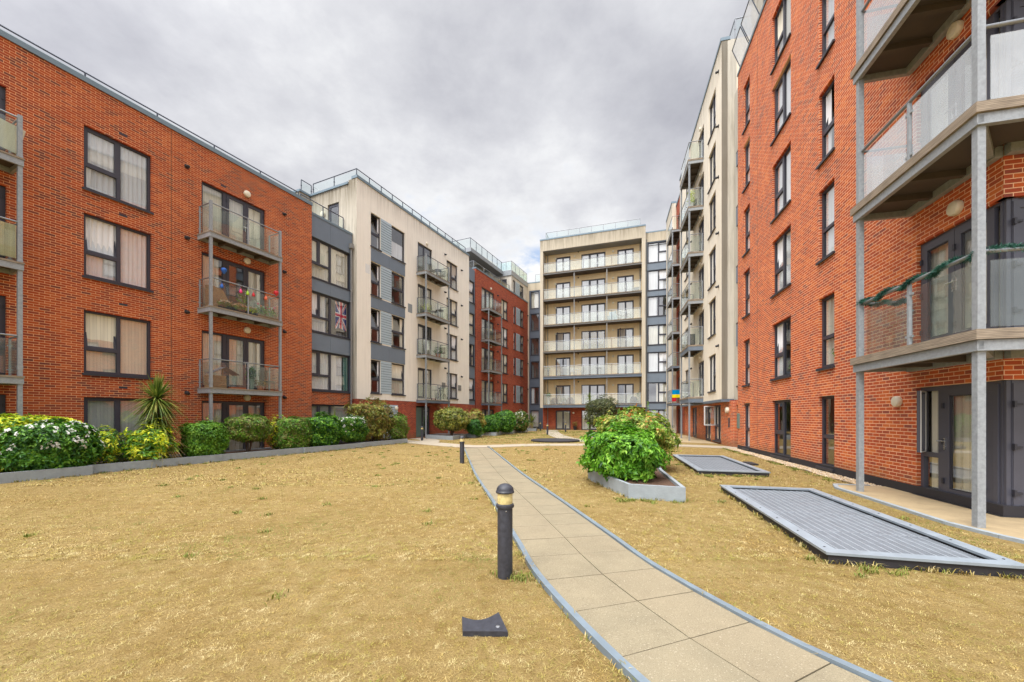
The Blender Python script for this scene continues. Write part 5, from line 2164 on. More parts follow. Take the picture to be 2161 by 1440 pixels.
def shrub(name, label, xy, w, d, z0, z1, mats, n, leaf=(.07, .035), p=3.0, lump=.08, depth=.4, k=3, seed=1, rz=0.0, stem=None, flowers=0, cat='shrub', group=None, base=.2, tipm=None, sprays=0):
    rng = np.random.default_rng(seed)
    t = thing(name, label, cat, (xy[0], xy[1], base), rz, group)
    h = (z1 - z0) / 2
    zc = (z0 + z1) / 2 - base
    P, N = crown_points(n, (w / 2, d / 2, h), p, rng, lump, depth)
    P[:, 2] += zc
    sets = []
    sel = rng.integers(0, len(mats), len(P))
    for i in range(len(mats)):
        q = sel == i
        sets.append((rosettes(P[q], N[q] * .8 + np.array([0, 0, .35]), k, leaf[0], leaf[1], rng), i))
    ms = [M[m] for m in mats]
    if tipm:
        q = (N[:, 2] > .35) & (rng.uniform(0, 1, len(P)) < .05)
        Q = P[q] * 1.0
        Q[:, 2] += .02
        sets.append((rosettes(Q, N[q] + np.array([0, 0, .6]), k, leaf[0] * 1.05, leaf[1] * .9, rng), len(ms)))
        ms.append(M[tipm])
    if sprays:
        # loose shoots standing out of the outline
        P2, N2 = crown_points(sprays, (w / 2, d / 2, h), p, rng, lump, 0, -.4)
        P2[:, 2] += zc
        for j in range(len(P2)):
            L = rng.uniform(.08, .26) * (w / 2) ** .4
            m = 7
            tt = np.linspace(0, 1, m)[:, None]
            dirv = N2[j] * .7 + np.array([0, 0, .7]) + rng.normal(0, .25, 3)
            PP = P2[j] + dirv * tt * L
            sets.append((leaf_quads(PP, np.repeat((N2[j] + np.array([0, 0, .2]))[None], m, 0), leaf[0], leaf[1], rng), min(len(mats) - 1, j % max(1, len(mats)))))
    v, f, mi = merge(sets)
    link('foliage', np_mesh('foliage', v, f, ms, False, mi), t)
    if flowers:
        P3, N3 = crown_points(flowers, (w / 2, d / 2, h), p, rng, lump, .02, -.2)
        P3[:, 2] += zc
        q = rng.uniform(0, 1, len(P3)) < np.clip(.35 + .6 * N3[:, 2], .12, 1)
        v, f = rosettes(P3[q] + N3[q] * .015, N3[q], 6, .06, .045, rng, .5)
        link('blossom', np_mesh('blossom', v, f, [M['petal']]), t)
    if stem:
        stems(t, stem[0], zc + h * stem[1], stem[2], stem[3], rng)
    return t


aL = A.ang


def lxy(s, r):
    return A.world(s, r)[:2]


shrub('shrub', 'large golden yellow hedge shrub behind the white flowering bush at the left edge', lxy(-10.6, 1.95), 3.4, 1.1, .2, 1.6, ['lf_yellow', 'lf_yellow', 'lf_mid'], 4200, (.1, .05), 3.2, .05, .35, 4, 41, aL)
shrub('flowering_bush', 'dark green bush dotted with white flowers, spilling over the first planter', lxy(-9.75, 2.45), 1.75, 1.1, .12, 1.44, ['lf_dark', 'lf_mid'], 4600, (.09, .042), 2.7, .07, .35, 4, 42, aL, flowers=250)
shrub('shrub', 'small golden shrub squeezed between the white flowering bush and the window', lxy(-8.62, 2.1), .62, .8, .25, 1.24, ['lf_yellow', 'lf_mid'], 700, (.09, .04), 2.4, .15, .5, 3, 43, aL)
shrub('shrub', 'low dull green shrub in front of the ground floor window, between two golden ones', lxy(-8.15, 1.9), .8, .6, .2, 1.0, ['lf_dark', 'lf_olive'], 800, (.06, .03), 2.4, .12, .5, 3, 44, aL)
shrub('shrub', 'loose golden leaved bush at the foot of the cordyline', lxy(-7.62, 2.35), 1.12, .85, .17, 1.24, ['lf_yellow', 'lf_mid'], 900, (.13, .05), 2.2, .2, .5, 4, 45, aL, sprays=26)
shrub('clipped_shrub', 'neatly clipped square green bush left of the balcony column', lxy(-6.05, 2.25), 1.12, .95, .2, 1.35, ['lf_clip', 'lf_mid'], 4200, (.075, .042), 4.6, .07, .32, 4, 46, aL, sprays=30)
shrub('clipped_shrub', 'ball shaped olive green bush on bare stems, below the flowery balconies', lxy(-4.45, 2.1), 1.5, 1.1, .62, 1.62, ['lf_olive', 'lf_clip'], 4000, (.07, .04), 2.6, .09, .45, 4, 47, aL, (9, -.3, .42, .018))
shrub('shrub', 'yellow leaved shrub with brown patches between the ball bush and hedge bush', lxy(-3.3, 1.95), .72, .6, .3, 1.5, ['lf_yellow', 'lf_brown'], 700, (.09, .04), 2.3, .15, .5, 3, 48, aL)
shrub('clipped_shrub', 'dense square cut hedge bush at the end of the left red block', lxy(-2.68, 2.2), 1.38, .95, .2, 1.5, ['lf_clip', 'lf_olive', 'lf_mid'], 4600, (.075, .042), 4.4, .07, .34, 4, 49, aL, sprays=30)
shrub('shrub', 'wide glossy laurel bush below the left link windows', lxy(-1.2, 2.15), 1.85, 1.1, .18, 1.62, ['lf_choisya', 'lf_dark'], 3600, (.11, .06), 2.6, .14, .35, 4, 50, aL)
shrub('clipped_shrub', 'square bush sprinkled with small white flowers right of the laurel', lxy(.62, 2.1), 1.55, 1.0, .35, 1.56, ['lf_dark', 'lf_clip'], 4200, (.08, .045), 3.6, .08, .34, 4, 51, aL, flowers=150)
shrub('shrub', 'tall straggly bronze and green photinia in front of the cream block base', lxy(2.35, 1.75), 3.0, 1.2, .35, 2.38, ['lf_brown', 'lf_olive', 'lf_photinia'], 3600, (.12, .058), 2.4, .16, .5, 4, 52, aL, (6, -.2, .6, .025), sprays=34)
shrub('clipped_shrub', 'narrow pillar bush with a flat green top, last in the left planter row', lxy(4.25, 1.95), 1.35, .8, .2, 1.66, ['lf_olive', 'lf_clip'], 2600, (.08, .045), 3.0, .11, .42, 4, 53, aL, (4, -.2, .2, .02), tipm='lf_mid')
# islands towards the end block
shrub('shrub', 'rounded olive green photinia on bare stems in the pointed planter', (-4.25, 27.6), 2.25, 1.9, .62, 2.15, ['lf_photinia', 'lf_olive'], 3000, (.13, .065), 2.5, .08, .45, 4, 54, 0, (9, -.3, .6, .03), sprays=20)
shrub('shrub', 'upright orange tinged photinia behind the olive green one', (-2.9, 29.6), 1.6, 1.3, .4, 2.0, ['lf_brown', 'lf_photinia'], 1800, (.13, .065), 2.3, .14, .45, 4, 55, sprays=18, tipm='lf_redtip')
shrub('shrub', 'small dark green shrub under the orange tinged photinia', (-2.75, 28.7), .95, .9, .25, 1.35, ['lf_dark'], 1200, (.11, .06), 2.5, .1, .4, 4, 56)
shrub('shrub', 'nearer of two rounded deep green bushes beside each other', (-1.75, 32.2), 1.7, 1.5, .22, 1.65, ['lf_mid', 'lf_dark'], 2200, (.12, .065), 2.6, .06, .35, 4, 57)
shrub('shrub', 'taller rear one of two rounded deep green bushes', (-.6, 33.6), 1.75, 1.6, .25, 2.02, ['lf_mid', 'lf_dark'], 2200, (.12, .065), 2.8, .06, .35, 4, 58)
shrub('flowering_bush', 'bush with cream flowers between the rounded bushes and the palm', (.7, 36.4), 1.6, 1.5, .25, 2.0, ['lf_dark', 'lf_olive'], 2000, (.12, .065), 2.6, .08, .35, 4, 59, flowers=150)
shrub('shrub', 'tuft of fine green grassy leaves spilling over the small planter', (-2.5, 29.0), .8, .7, .1, .75, ['lf_mid'], 600, (.12, .014), 2.2, .1, .5, 3, 60)
# middle planter
shrub('shrub', 'bright green glossy bush bulging over the tapered planter', (2.56, 9.2), 1.42, 1.95, .16, 1.3, ['lf_choisya'], 2800, (.115, .05), 2.3, .17, .42, 5, 61, .2, (12, -.4, .5, .014), sprays=26)
shrub('shrub', 'yellowish photinia with red young tips behind the bright green bush', (3.75, 12.3), 1.95, 2.7, .25, 1.74, ['lf_photinia', 'lf_photinia', 'lf_photinia', 'lf_clip', 'lf_clip'], 5000, (.11, .05), 2.4, .12, .4, 4, 62, .1, (10, -.3, .6, .02), tipm='lf_redtip', sprays=60)
shrub('shrub', 'sparse low shoots at the right edge of the tapered planter', (4.35, 11.6), .8, 1.3, .35, 1.1, ['lf_photinia'], 380, (.09, .04), 2.2, .2, .6, 3, 63, sprays=14)


# olive tree, cordyline, palm
def olive_tree():
    rng = np.random.default_rng(70)
    t = thing('olive_tree', 'grey green olive tree with a rounded crown in the far square planter', 'tree', (6.9, 30.1, .26))
    mb = MB()
    mb.tube([(0, 0, 0), (.05, .02, .4), (.02, 0, .9)], [.09, .075, .06], 8)
    for a in np.linspace(0, 6.28, 7)[:-1]:
        mb.tube([(.02, 0, .7), (math.cos(a) * .35, math.sin(a) * .35, 1.25), (math.cos(a) * .8, math.sin(a) * .8, 1.8)], [.045, .03, .012], 6)
    link('trunk', mb.mesh('trunk', M['bark'], True), t)
    P, N = crown_points(4200, (1.25, 1.2, 1.2), 2.3, rng, .12, .5)
    P[:, 2] += 1.55
    v, f = rosettes(P, N * .5 + np.array([0, 0, .6]), 4, .12, .04, rng, 1.0)
    link('crown', np_mesh('crown', v, f, [M['lf_tree']]), t)


olive_tree()


def strap_head(n, L, w, z, rng, up=.9, low=-.7, droop=.9):
    V, F = [], []
    for i in range(n):
        a = rng.uniform(0, 6.28)
        el = rng.uniform(low, up) * PI / 2
        l = L * rng.uniform(.7, 1.15)
        d = np.array([math.cos(a) * math.cos(el), math.sin(a) * math.cos(el), math.sin(el)])
        s = np.array([-math.sin(a), math.cos(a), 0])
        b = len(V)
        m = 5
        for k in range(m):
            t = k / (m - 1)
            p = d * l * t + np.array([0, 0, z - droop * l * .45 * t * t * math.cos(el)])
            ww = w * (1 - .93 * t ** 1.6) * (.55 + .45 * min(1, t * 4))
            V += [p - s * ww / 2, p + s * ww / 2]
        for k in range(m - 1):
            F.append((b + 2 * k, b + 2 * k + 1, b + 2 * k + 3, b + 2 * k + 2))
    return np.array(V), np.array(F)


def spiky(name, label, xy, heads, cat, base=.2, trunk=True, seed=5, mats=('lf_strap', 'lf_strapdry')):
    rng = np.random.default_rng(seed)
    t = thing(name, label, cat, (xy[0], xy[1], base))
    ztop = max(h[0] for h in heads)
    if trunk:
        mb = MB()
        mb.tube([(0, 0, -.02), (.02, .01, ztop * .5), (0, 0, ztop)], [.07, .055, .045], 9)
        link('trunk', mb.mesh('trunk', M['bark'], True), t)
    for z, n, L, w, up, low, droop, mi in heads:
        v, f = strap_head(n, L, w, z, rng, up, low, droop)
        link('crown', np_mesh('crown', v, f, [M[mats[mi]]]), t)


spiky('cordyline', 'tall cordyline palm with two spiky heads against the left red wall', lxy(-7.3, 2.0),
      [(1.95, 420, .88, .055, .98, -.6, .8, 0), (1.3, 300, .8, .05, .5, -.8, 1.0, 0), (1.0, 120, .6, .04, .3, -.9, 1.2, 1), (.7, 190, 1.0, .045, .5, -.5, 1.3, 1)], 'palm', .2, True, 5)
spiky('cordyline', 'low spiky cordyline behind the laurel and square flowered bush', lxy(.0, 1.6), [(.9, 150, .85, .03, .98, -.2, .6, 0), (.5, 80, .6, .03, .6, -.4, .8, 1)], 'palm', .2, True, 6)
spiky('palm', 'small fan of arching palm leaves beside the end block', (2.1, 41.4), [(.7, 120, 1.25, .05, .85, -.1, 1.0, 0), (.55, 60, .95, .04, .2, -.5, 1.1, 1)], 'palm', .25, True, 7)
spiky('yucca', 'spiky yucca poking up behind the top of the olive tree', (6.1, 31.0), [(2.75, 80, .5, .045, .95, -.3, .5, 0)], 'palm', .25, True, 8)

# ================================================================== things on the balconies
def pot_mesh(r, h, mat):
    mb = MB()
    mb.lathe([(r * .68, 0), (r * .95, h * .86), (r * 1.05, h * .87), (r * 1.05, h), (r * .9, h), (r * .88, h * .9), (.005, h * .9)], 16)
    return mb.mesh('pot', M[mat], True)


def potted(label, p, r, h, lh, mats, n=140, leaf=(.09, .035), seed=3, pot='terracotta', kind='bush', name='potted_plant'):
    rng = np.random.default_rng(seed)
    t = thing(name, label, 'potted plant', p)
    link('pot', pot_mesh(r, h, pot), t)
    if kind == 'bush':
        P, N = crown_points(n, (r * 1.5, r * 1.5, lh / 2), 2.3, rng, .2, .6)
        P[:, 2] += h + lh * .42
        v, f = rosettes(P, N + np.array([0, 0, .4]), 3, leaf[0], leaf[1], rng)
        link('foliage', np_mesh('foliage', v, f, [M[mats]]), t)
    else:
        v, f = strap_head(n, lh, .03, h * .9, rng, .98, .1, .6)
        link('foliage', np_mesh('foliage', v, f, [M[mats]]), t)
    return t


def trough(label, p, rz, L, mats, seed, flowers=True, h=.16, pot='black', lh=.22):
    rng = np.random.default_rng(seed)
    t = thing('flower_trough', label, 'flower trough', p, rz)
    mb = MB()
    mb.prism([(-L / 2, -.075), (L / 2, -.075), (L / 2, .075), (-L / 2, .075)], 0, h)
    mb.box(-L / 2 - .012, L / 2 + .012, -.088, .088, h - .025, h + .004)
    link('trough', mb.mesh('trough', M[pot]), t)
    P, N = crown_points(260, (L / 2, .12, lh / 2), 3.5, rng, .15, .6)
    P[:, 2] += h + lh * .4
    v, f = rosettes(P, N + np.array([0, 0, .5]), 3, .06, .03, rng)
    link('foliage', np_mesh('foliage', v, f, [M[mats]]), t)
    if flowers:
        q = N[:, 2] > .1
        v, f = rosettes(P[q] + np.array([0, 0, .03]), N[q], 3, .04, .035, rng)
        link('blossom', np_mesh('blossom', v, f, [M['petal_mix']]), t)


def chair(label, p, rz, mat='black', name='garden_chair'):
    t = thing(name, label, 'chair', p, rz, 'balcony furniture')
    mb = MB()
    mb.box(-.22, .22, -.22, .22, .41, .45)
    link('seat', mb.mesh('seat', M[mat]), t)
    mb = MB()
    mb.tube([(-.21, .21, .43), (-.2, .27, .9), (.2, .27, .9), (.21, .21, .43)], .016, 6)
    for k in range(5):
        x = -.15 + .075 * k
        mb.box(x - .022, x + .022, .235, .25, .5, .88)
    link('backrest', mb.mesh('backrest', M[mat]), t)
    lm = MB()
    lm.tube([(0, 0, 0), (0, 0, .41)], .014, 6)
    me = lm.mesh('leg', M[mat])
    for x in (-.19, .19):
        for y in (-.19, .19):
            link('leg', me, t, (x, y, 0))
    return t


def table(label, p, r=.3, h=.7, mat='black'):
    t = thing('bistro_table', label, 'table', p, 0, 'balcony furniture')
    mb = MB()
    mb.lathe([(r * .97, h - .03), (r, h - .02), (r, h - .005), (r * .97, h)], 24)
    link('table_top', mb.mesh('table_top', M[mat], True), t)
    lm = MB()
    lm.tube([(.0, 0, 0), (0, 0, h - .03)], .018, 6)
    me = lm.mesh('leg', M[mat])
    for k in range(3):
        a = k * 2.09
        link('leg', me, t, (math.cos(a) * r * .6, math.sin(a) * r * .6, 0))
    return t


DK = .222   # deck top above the slab's underside


def onA(x, r, lv, dz=0.0):
    return A.world(x, r, SLAB[lv] + DK + dz)


# flowery balcony
trough('trough of orange and white flowers behind the balcony glass, first of the flowery balcony', onA(-4.45, .62, 2), aL, .5, 'lf_mid', 81)
trough('trough of red and white flowers, second along the flowery balcony', onA(-3.95, .62, 2), aL, .42, 'lf_mid', 82)
trough('blue trough of pale yellow flowers in the middle of the flowery balcony', onA(-3.45, .62, 2), aL, .5, 'lf_yellow', 83)
trough('long trough of bright green herbs at the right end of the flowery balcony', onA(-2.75, .6, 2), aL, .9, 'lf_choisya', 84, False, .16, 'wood', .42)
potted('tall leafy pot plant in the middle of the flowery balcony', onA(-3.65, .3, 2), .14, .26, .8, 'lf_mid', 120, (.08, .035), 85)
t = thing('wicker_screen', 'rounded tan wicker screen at the left end of the flowery balcony', 'screen', onA(-4.55, .35, 2), aL)
mb = MB()
poly = [(-.5, 0), (.45, 0), (.38, .45), (.15, .85), (-.2, .95), (-.5, .9)]
for k in range(len(poly)):
    pass
mb.face([(x, 0, z) for x, z in poly])
mb.face([(x, .025, z) for x, z in reversed(poly)])
for k in range(len(poly)):
    a, b = poly[k], poly[(k + 1) % len(poly)]
    mb.face([(a[0], 0, a[1]), (a[0], .025, a[1]), (b[0], .025, b[1]), (b[0], 0, b[1])])
link('panel', mb.mesh('panel', M['wood']), t)
M['lan_pink'] = plain('pink_paper', rgb(236, 70, 130), .5)
M['lan_green'] = plain('lime_paper', rgb(170, 210, 60), .5)
M['lan_red'] = plain('red_paper', rgb(206, 40, 50), .5)
M['lan_blue'] = plain('blue_paper', rgb(40, 96, 180), .5)
M['lan_orange'] = plain('orange_paper', rgb(232, 110, 70), .5)
RZ = SLAB[2] + DK + 1.1
for x, mt, cn in ((-4.72, 'lan_blue', 'blue'), (-4.0, 'lan_pink', 'pink'), (-3.72, 'lan_green', 'lime green'), (-3.48, 'lan_red', 'red'), (-2.95, 'lan_orange', 'orange')):
    mb = MB()
    mb.lathe([(.045, 0), (.06, .03), (.05, .1), (.03, .13), (.028, .16)], 10)
    mb.tube([(0, 0, .16), (0, 0, .26)], .004, 4)
    tag(link('hanging_pot', mb.mesh('hanging_pot', M[mt], True), None, A.world(x, .845, RZ - .3)), 'small %s pot hanging from the handrail of the flowery balcony' % cn, 'hanging pot', 'coloured pots on the flowery balcony')
for x, mt, lb, z in ((-4.62, 'lan_blue', 'blue and white balloon shaped spinner above the flowery balcony rail', .42), (-2.45, 'lan_red', 'red balloon shaped spinner at the right end of the flowery balcony rail', .12)):
    t = thing('wind_spinner', lb, 'wind spinner', A.world(x, .8, RZ + z))
    mb = MB()
    mb.lathe([(.03, -.12), (.05, -.08), (.1, .0), (.105, .05), (.08, .1), (.01, .13)], 14)
    link('balloon', mb.mesh('balloon', M[mt], True), t)
    mb = MB()
    mb.tube([(0, 0, -.12), (0, 0, -z - .02)], .006, 5)
    link('rod', mb.mesh('rod', M['black']), t)
t = thing('bunting', 'string of white and pink bunting along the flowery balcony', 'bunting', A.world(-2.75, .5, SLAB[2] + DK + .75), aL)
mb = MB()
for k in range(9):
    x = -.5 + k * .125
    z = -.18 * (1 - ((x) / .5) ** 2)
    mb.face([(x, 0, z), (x + .11, 0, z - .005), (x + .055, .01, z - .13)], k % 3)
link('flags', mb.mesh('flags', [M['white'], M['lan_pink'], M['lan_orange']]), t)
mb = MB()
mb.tube([(-.55 + k * .11, 0, -.18 * (1 - ((-.55 + k * .11) / .55) ** 2) + .004) for k in range(11)], .004, 4)
link('string', mb.mesh('string', M['white']), t)

# balcony below
t = thing('wooden_box', 'slatted wooden storage box at the left end of the lowest left balcony', 'box', onA(-4.72, .42, 1), aL)
mb = MB()
for k in range(5):
    mb.box(-.3, .3, -.2, -.18, .02 + k * .1, .1 + k * .1)
    mb.box(-.3, .3, .18, .2, .02 + k * .1, .1 + k * .1)
mb.box(-.3, -.28, -.18, .18, 0, .5)
mb.box(.28, .3, -.18, .18, 0, .5)
link('crate', mb.mesh('crate', M['wood']), t)
t = thing('parasol', 'folded back grey parasol top leaning over the wooden box', 'parasol', onA(-4.5, .5, 1), aL)
mb = MB()
for sx in (-1, 1):
    mb.face([(0, -.25, .86), (sx * .52, -.25, .58), (sx * .52, .25, .58), (0, .25, .86)])
    mb.face([(0, -.25, .845), (0, .25, .845), (sx * .52, .25, .565), (sx * .52, -.25, .565)])
link('canopy', mb.mesh('canopy', M['panel_dark']), t)
mb = MB()
mb.tube([(0, 0, 0), (0, 0, .85)], .02, 6)
link('pole', mb.mesh('pole', M['wood']), t)
potted('leafy plant in a bottle green pot at the middle of the lowest left balcony', onA(-3.35, .5, 1), .11, .5, .5, 'lf_dark', 110, (.09, .045), 91, 'green_door')
potted('plant in a low terracotta bowl on the lowest left balcony', onA(-2.95, .5, 1), .17, .2, .3, 'lf_brown', 80, (.07, .03), 92)
chair('dark wicker chair at the right end of the lowest left balcony', onA(-2.6, .42, 1), aL + 1.9, 'bark', 'wicker_chair')
mb = MB()
mb.box(-.3, .3, -.1, .1, 0, .07)
tag(link('wooden_tray', mb.mesh('wooden_tray', M['terracotta']), None, onA(-4.0, .6, 1), (0, 0, aL)), 'low red brown tray on the deck of the lowest left balcony', 'tray')

# left edge balconies
mb = MB()
mb.box(-1.35, 1.35, -.008, .008, 0, .92)
for k in range(18):
    mb.tube([(-1.3 + k * .153, -.01, 0), (-1.3 + k * .153, -.01, .92)], .009, 5)
tag(link('bamboo_screen', mb.mesh('bamboo_screen', M['bamboo']), None, A.world(-11.3, .77, SLAB[2] + DK + .1), (0, 0, aL)), 'pale bamboo screen tied inside the glass of the second floor balcony at the left edge', 'screen')
t = thing('folded_chair', 'pale folded sun chair leaning on the top balcony at the left edge', 'chair', A.world(-10.15, .45, SLAB[3] + DK), aL)
mb = MB()
mb.prism([(-.26, -.03), (.26, -.03), (.26, .03), (-.26, .03)], .25, .95)
link('seat', mb.mesh('seat', M['voile2']), t, (0, 0, 0), (.25, .15, 0))
mb = MB()
mb.tube([(0, 0, 0), (0, 0, .98)], .016, 6)
me = mb.mesh('leg', M['wood'])
link('leg', me, t, (-.24, 0, 0), (.1, 0, 0))
link('leg', me, t, (.24, 0, 0), (.1, 0, 0))

# cream block balconies
def onC(x, r, lv):
    return Cb.world(x, r, SLAB[lv] + .02 + DK)


chair('dark metal chair on the top balcony of the left cream block', onC(9.75, .45, 4), aL + 1.2)
table('small round table on the top balcony of the left cream block', onC(10.35, .45, 4), .28)
chair('second chair beyond the table on the top balcony of the left cream block', onC(10.9, .4, 4), aL - 1.4, 'panel_dark')
potted('tall grassy plant at the left end of the third floor cream balcony', onC(8.85, .5, 3), .16, .3, .75, 'lf_yellow', 60, (.1, .03), 93, 'pvc_grey', 'strap')
chair('dark chair beside the table on the third floor cream balcony', onC(9.9, .45, 3), aL + .9)
table('dark round table on the third floor cream balcony', onC(10.6, .45, 3), .3)
potted('leafy plant by the door on the third floor cream balcony', onC(9.45, .25, 3), .13, .25, .5, 'lf_dark', 90, (.08, .035), 94)
t = thing('drying_rack', 'white drying rack with clothes by the door of the second floor cream balcony', 'drying rack', onC(9.0, .4, 2), aL)
mb = MB()
for s in (-1, 1):
    mb.tube([(-.3, s * .2, 0), (-.3, -s * .02, 1.1), (.3, -s * .02, 1.1), (.3, s * .2, 0)], .014, 5)
link('frame', mb.mesh('frame', M['white']), t)
mb = MB()
mb.face([(-.28, -.03, 1.08), (.12, -.03, 1.08), (.1, -.2, .4), (-.25, -.2, .35)])
link('cloth', mb.mesh('cloth', M['white']), t)
potted('bushy plant on the second floor cream balcony', onC(10.3, .5, 2), .2, .3, .6, 'lf_dark', 130, (.09, .035), 95)
chair('chair with a dark cushion at the right of the second floor cream balcony', onC(10.85, .45, 2), aL - 1.2, 'bark')


def wheel(mb, c, R, r, m=0, n=18):
    mb.tube([(c[0] + R * math.cos(2 * PI * k / n), c[1], c[2] + R * math.sin(2 * PI * k / n)) for k in range(n + 1)], r, 6, m, False)


def scooter(label, p, rz):
    t = thing('scooter', label, 'scooter', p, rz)
    mb = MB()
    mb.box(-.25, .25, -.06, .06, .09, .12)
    link('deck', mb.mesh('deck', M['lan_red']), t)
    mb = MB()
    mb.tube([(.3, 0, .12), (.22, 0, .75)], .018, 6)
    mb.tube([(.25, 0, .12), (.33, 0, .1)], .02, 6)
    link('stem', mb.mesh('stem', M['chrome']), t)
    mb = MB()
    mb.tube([(.22, -.2, .75), (.22, .2, .75)], .016, 6)
    link('handlebar', mb.mesh('handlebar', M['black']), t)
    for x in (-.32, .34):
        mb = MB()
        wheel(mb, (x, 0, .08), .06, .02)
        mb.box(x - .05, x + .05, -.012, .012, .03, .13)
        link('wheel', mb.mesh('wheel', M['black']), t)


scooter('small red kick scooter on the first floor cream balcony', onC(9.75, .5, 1), aL + .2)


def bike(label, p, rz, mat='panel_dark', R=.32):
    t = thing('bicycle', label, 'bicycle', p, rz, 'bicycles on the balconies')
    fm = MB()
    r = .016
    for a, b in (((-.5, .33), (-.1, .3)), ((-.5, .33), (-.18, .8)), ((-.1, .3), (-.22, .88)), ((-.1, .3), (.36, .78)), ((-.2, .78), (.36, .8)), ((.36, .86), (.52, .33))):
        fm.tube([(a[0], 0, a[1]), (b[0], 0, b[1])], r, 6)
    link('frame', fm.mesh('frame', M[mat]), t)
    for x in (-.5, .52):
        wm = MB()
        wheel(wm, (x, 0, .33), R, .02)
        for k in range(6):
            a = k * PI / 6
            wm.tube([(x - R * math.cos(a), 0, .33 - R * math.sin(a)), (x + R * math.cos(a), 0, .33 + R * math.sin(a))], .003, 3)
        link('wheel', wm.mesh('wheel', M['black']), t)
    sm = MB()
    sm.prism([(-.36, -.06), (-.12, -.03), (-.12, .03), (-.36, .06)], .88, .93)
    link('saddle', sm.mesh('saddle', M['black']), t)
    hm = MB()
    hm.tube([(.3, -.26, 1.0), (.36, -.1, .96), (.36, .1, .96), (.3, .26, 1.0)], .014, 6)
    hm.tube([(.36, 0, .84), (.36, 0, .96)], .014, 6)
    link('handlebar', hm.mesh('handlebar', M['black']), t)


bike('child size dark bicycle by the first floor cream balcony glass', onC(10.6, .55, 1), aL + .1, 'black', .2)


# end block balconies (deck tops differ between the two low ones and the others)
def onG(x, r, lv):
    return G.world(x, r, SLAB[lv] + (.352 if lv < 3 else .202))


aG = G.ang
bike('bicycle standing behind the glass on the fourth floor of the end block', onG(8.6, -.5, 4), aG)
t = thing('covered_bicycle', 'bicycle under a pale grey cover on the fourth floor of the end block', 'bicycle', onG(7.55, -.5, 4), aG)
mb = MB()
mb.prism([(-.5, -.2), (.5, -.2), (.55, .2), (-.55, .2)], .0, .55)
mb.prism([(-.35, -.14), (.4, -.14), (.4, .14), (-.35, .14)], .55, .95)
mb.prism([(.2, -.25), (.35, -.25), (.35, .25), (.2, .25)], .95, 1.05)
link('cover', mb.mesh('cover', M['siding']), t)
chair('white chair on the second floor of the end block, left of the middle doors', onG(3.3, -.5, 2), aG + .8, 'white')
chair('white chair facing its twin on the second floor of the end block', onG(4.2, -.5, 2), aG - 2.2, 'white')
table('white round table between the chairs on the second floor of the end block', onG(3.75, -.6, 2), .28, .7, 'white')
table('dark table on the second floor of the end block by the middle door', onG(6.1, -.55, 2), .35, .75)
potted('tall white vase of green leaves, left end of the first floor end block balcony', onG(.55, -.45, 1), .18, .8, .5, 'lf_dark', 150, (.13, .05), 96, 'white')
for x, lb, mt in ((1.15, 'brown wicker armchair left of the doors on the first floor of the end block', 'bark'), (2.9, 'brown wicker armchair right of the doors on the first floor of the end block', 'bark'), (9.7, 'black box chair at the right end of the first floor of the end block', 'black')):
    t = thing('armchair', lb, 'armchair', onG(x, -.6, 1), aG + PI, 'balcony furniture')
    mb = MB()
    mb.box(-.3, .3, -.28, .3, 0, .38)
    link('seat', mb.mesh('seat', M[mt]), t)
    mb = MB()
    mb.box(-.3, .3, -.36, -.281, 0, .78)
    link('backrest', mb.mesh('backrest', M[mt]), t)
    for sx in (-1, 1):
        mb = MB()
        mb.box(min(sx * .301, sx * .37), max(sx * .301, sx * .37), -.3, .3, 0, .56)
        link('armrest', mb.mesh('armrest', M[mt]), t)
potted('round leafy plant in a basket on the first floor of the end block', onG(2.25, -.45, 1), .22, .3, .5, 'lf_olive', 130, (.1, .04), 97, 'wood')
potted('tall pot plant at the right end of the first floor of the end block', onG(10.15, -.5, 1), .14, .3, 1.0, 'lf_dark', 120, (.1, .035), 98, 'black')
potted('small hanging style plant at the left end of the second floor of the end block', onG(.5, -.4, 2), .14, .75, .3, 'lf_dark', 80, (.08, .035), 99, 'black')
potted('plant in a dark pot between the ground floor doors of the end block', G.world(3.45, -.9, .02), .22, .4, .6, 'lf_brown', 140, (.1, .035), 100, 'black')
t = thing('step_ladder', 'thin metal step ladder on the fourth floor of the end block', 'ladder', onG(3.85, -.8, 4), aG)
mb = MB()
for sx in (-.22, .22):
    mb.tube([(sx, 0, 0), (sx * .85, .2, .9)], .014, 5)
for k in range(3):
    mb.tube([(-.21, .05 + .06 * k, .2 + .27 * k), (.21, .05 + .06 * k, .2 + .27 * k)], .012, 5)
link('frame', mb.mesh('frame', M['chrome']), t)
t = thing('storage_box', 'pale storage box at the right end of the fifth floor of the end block', 'box', onG(9.9, -.6, 5), aG)
mb = MB()
mb.box(-.35, .35, -.2, .2, 0, .42)
mb.box(-.37, .37, -.22, .22, .42, .48)
link('box', mb.mesh('box', M['pvc_grey']), t)

# right cream block balconies
def onJ(x, r, lv):
    return J.world(x, r, SLAB[lv] + .355)


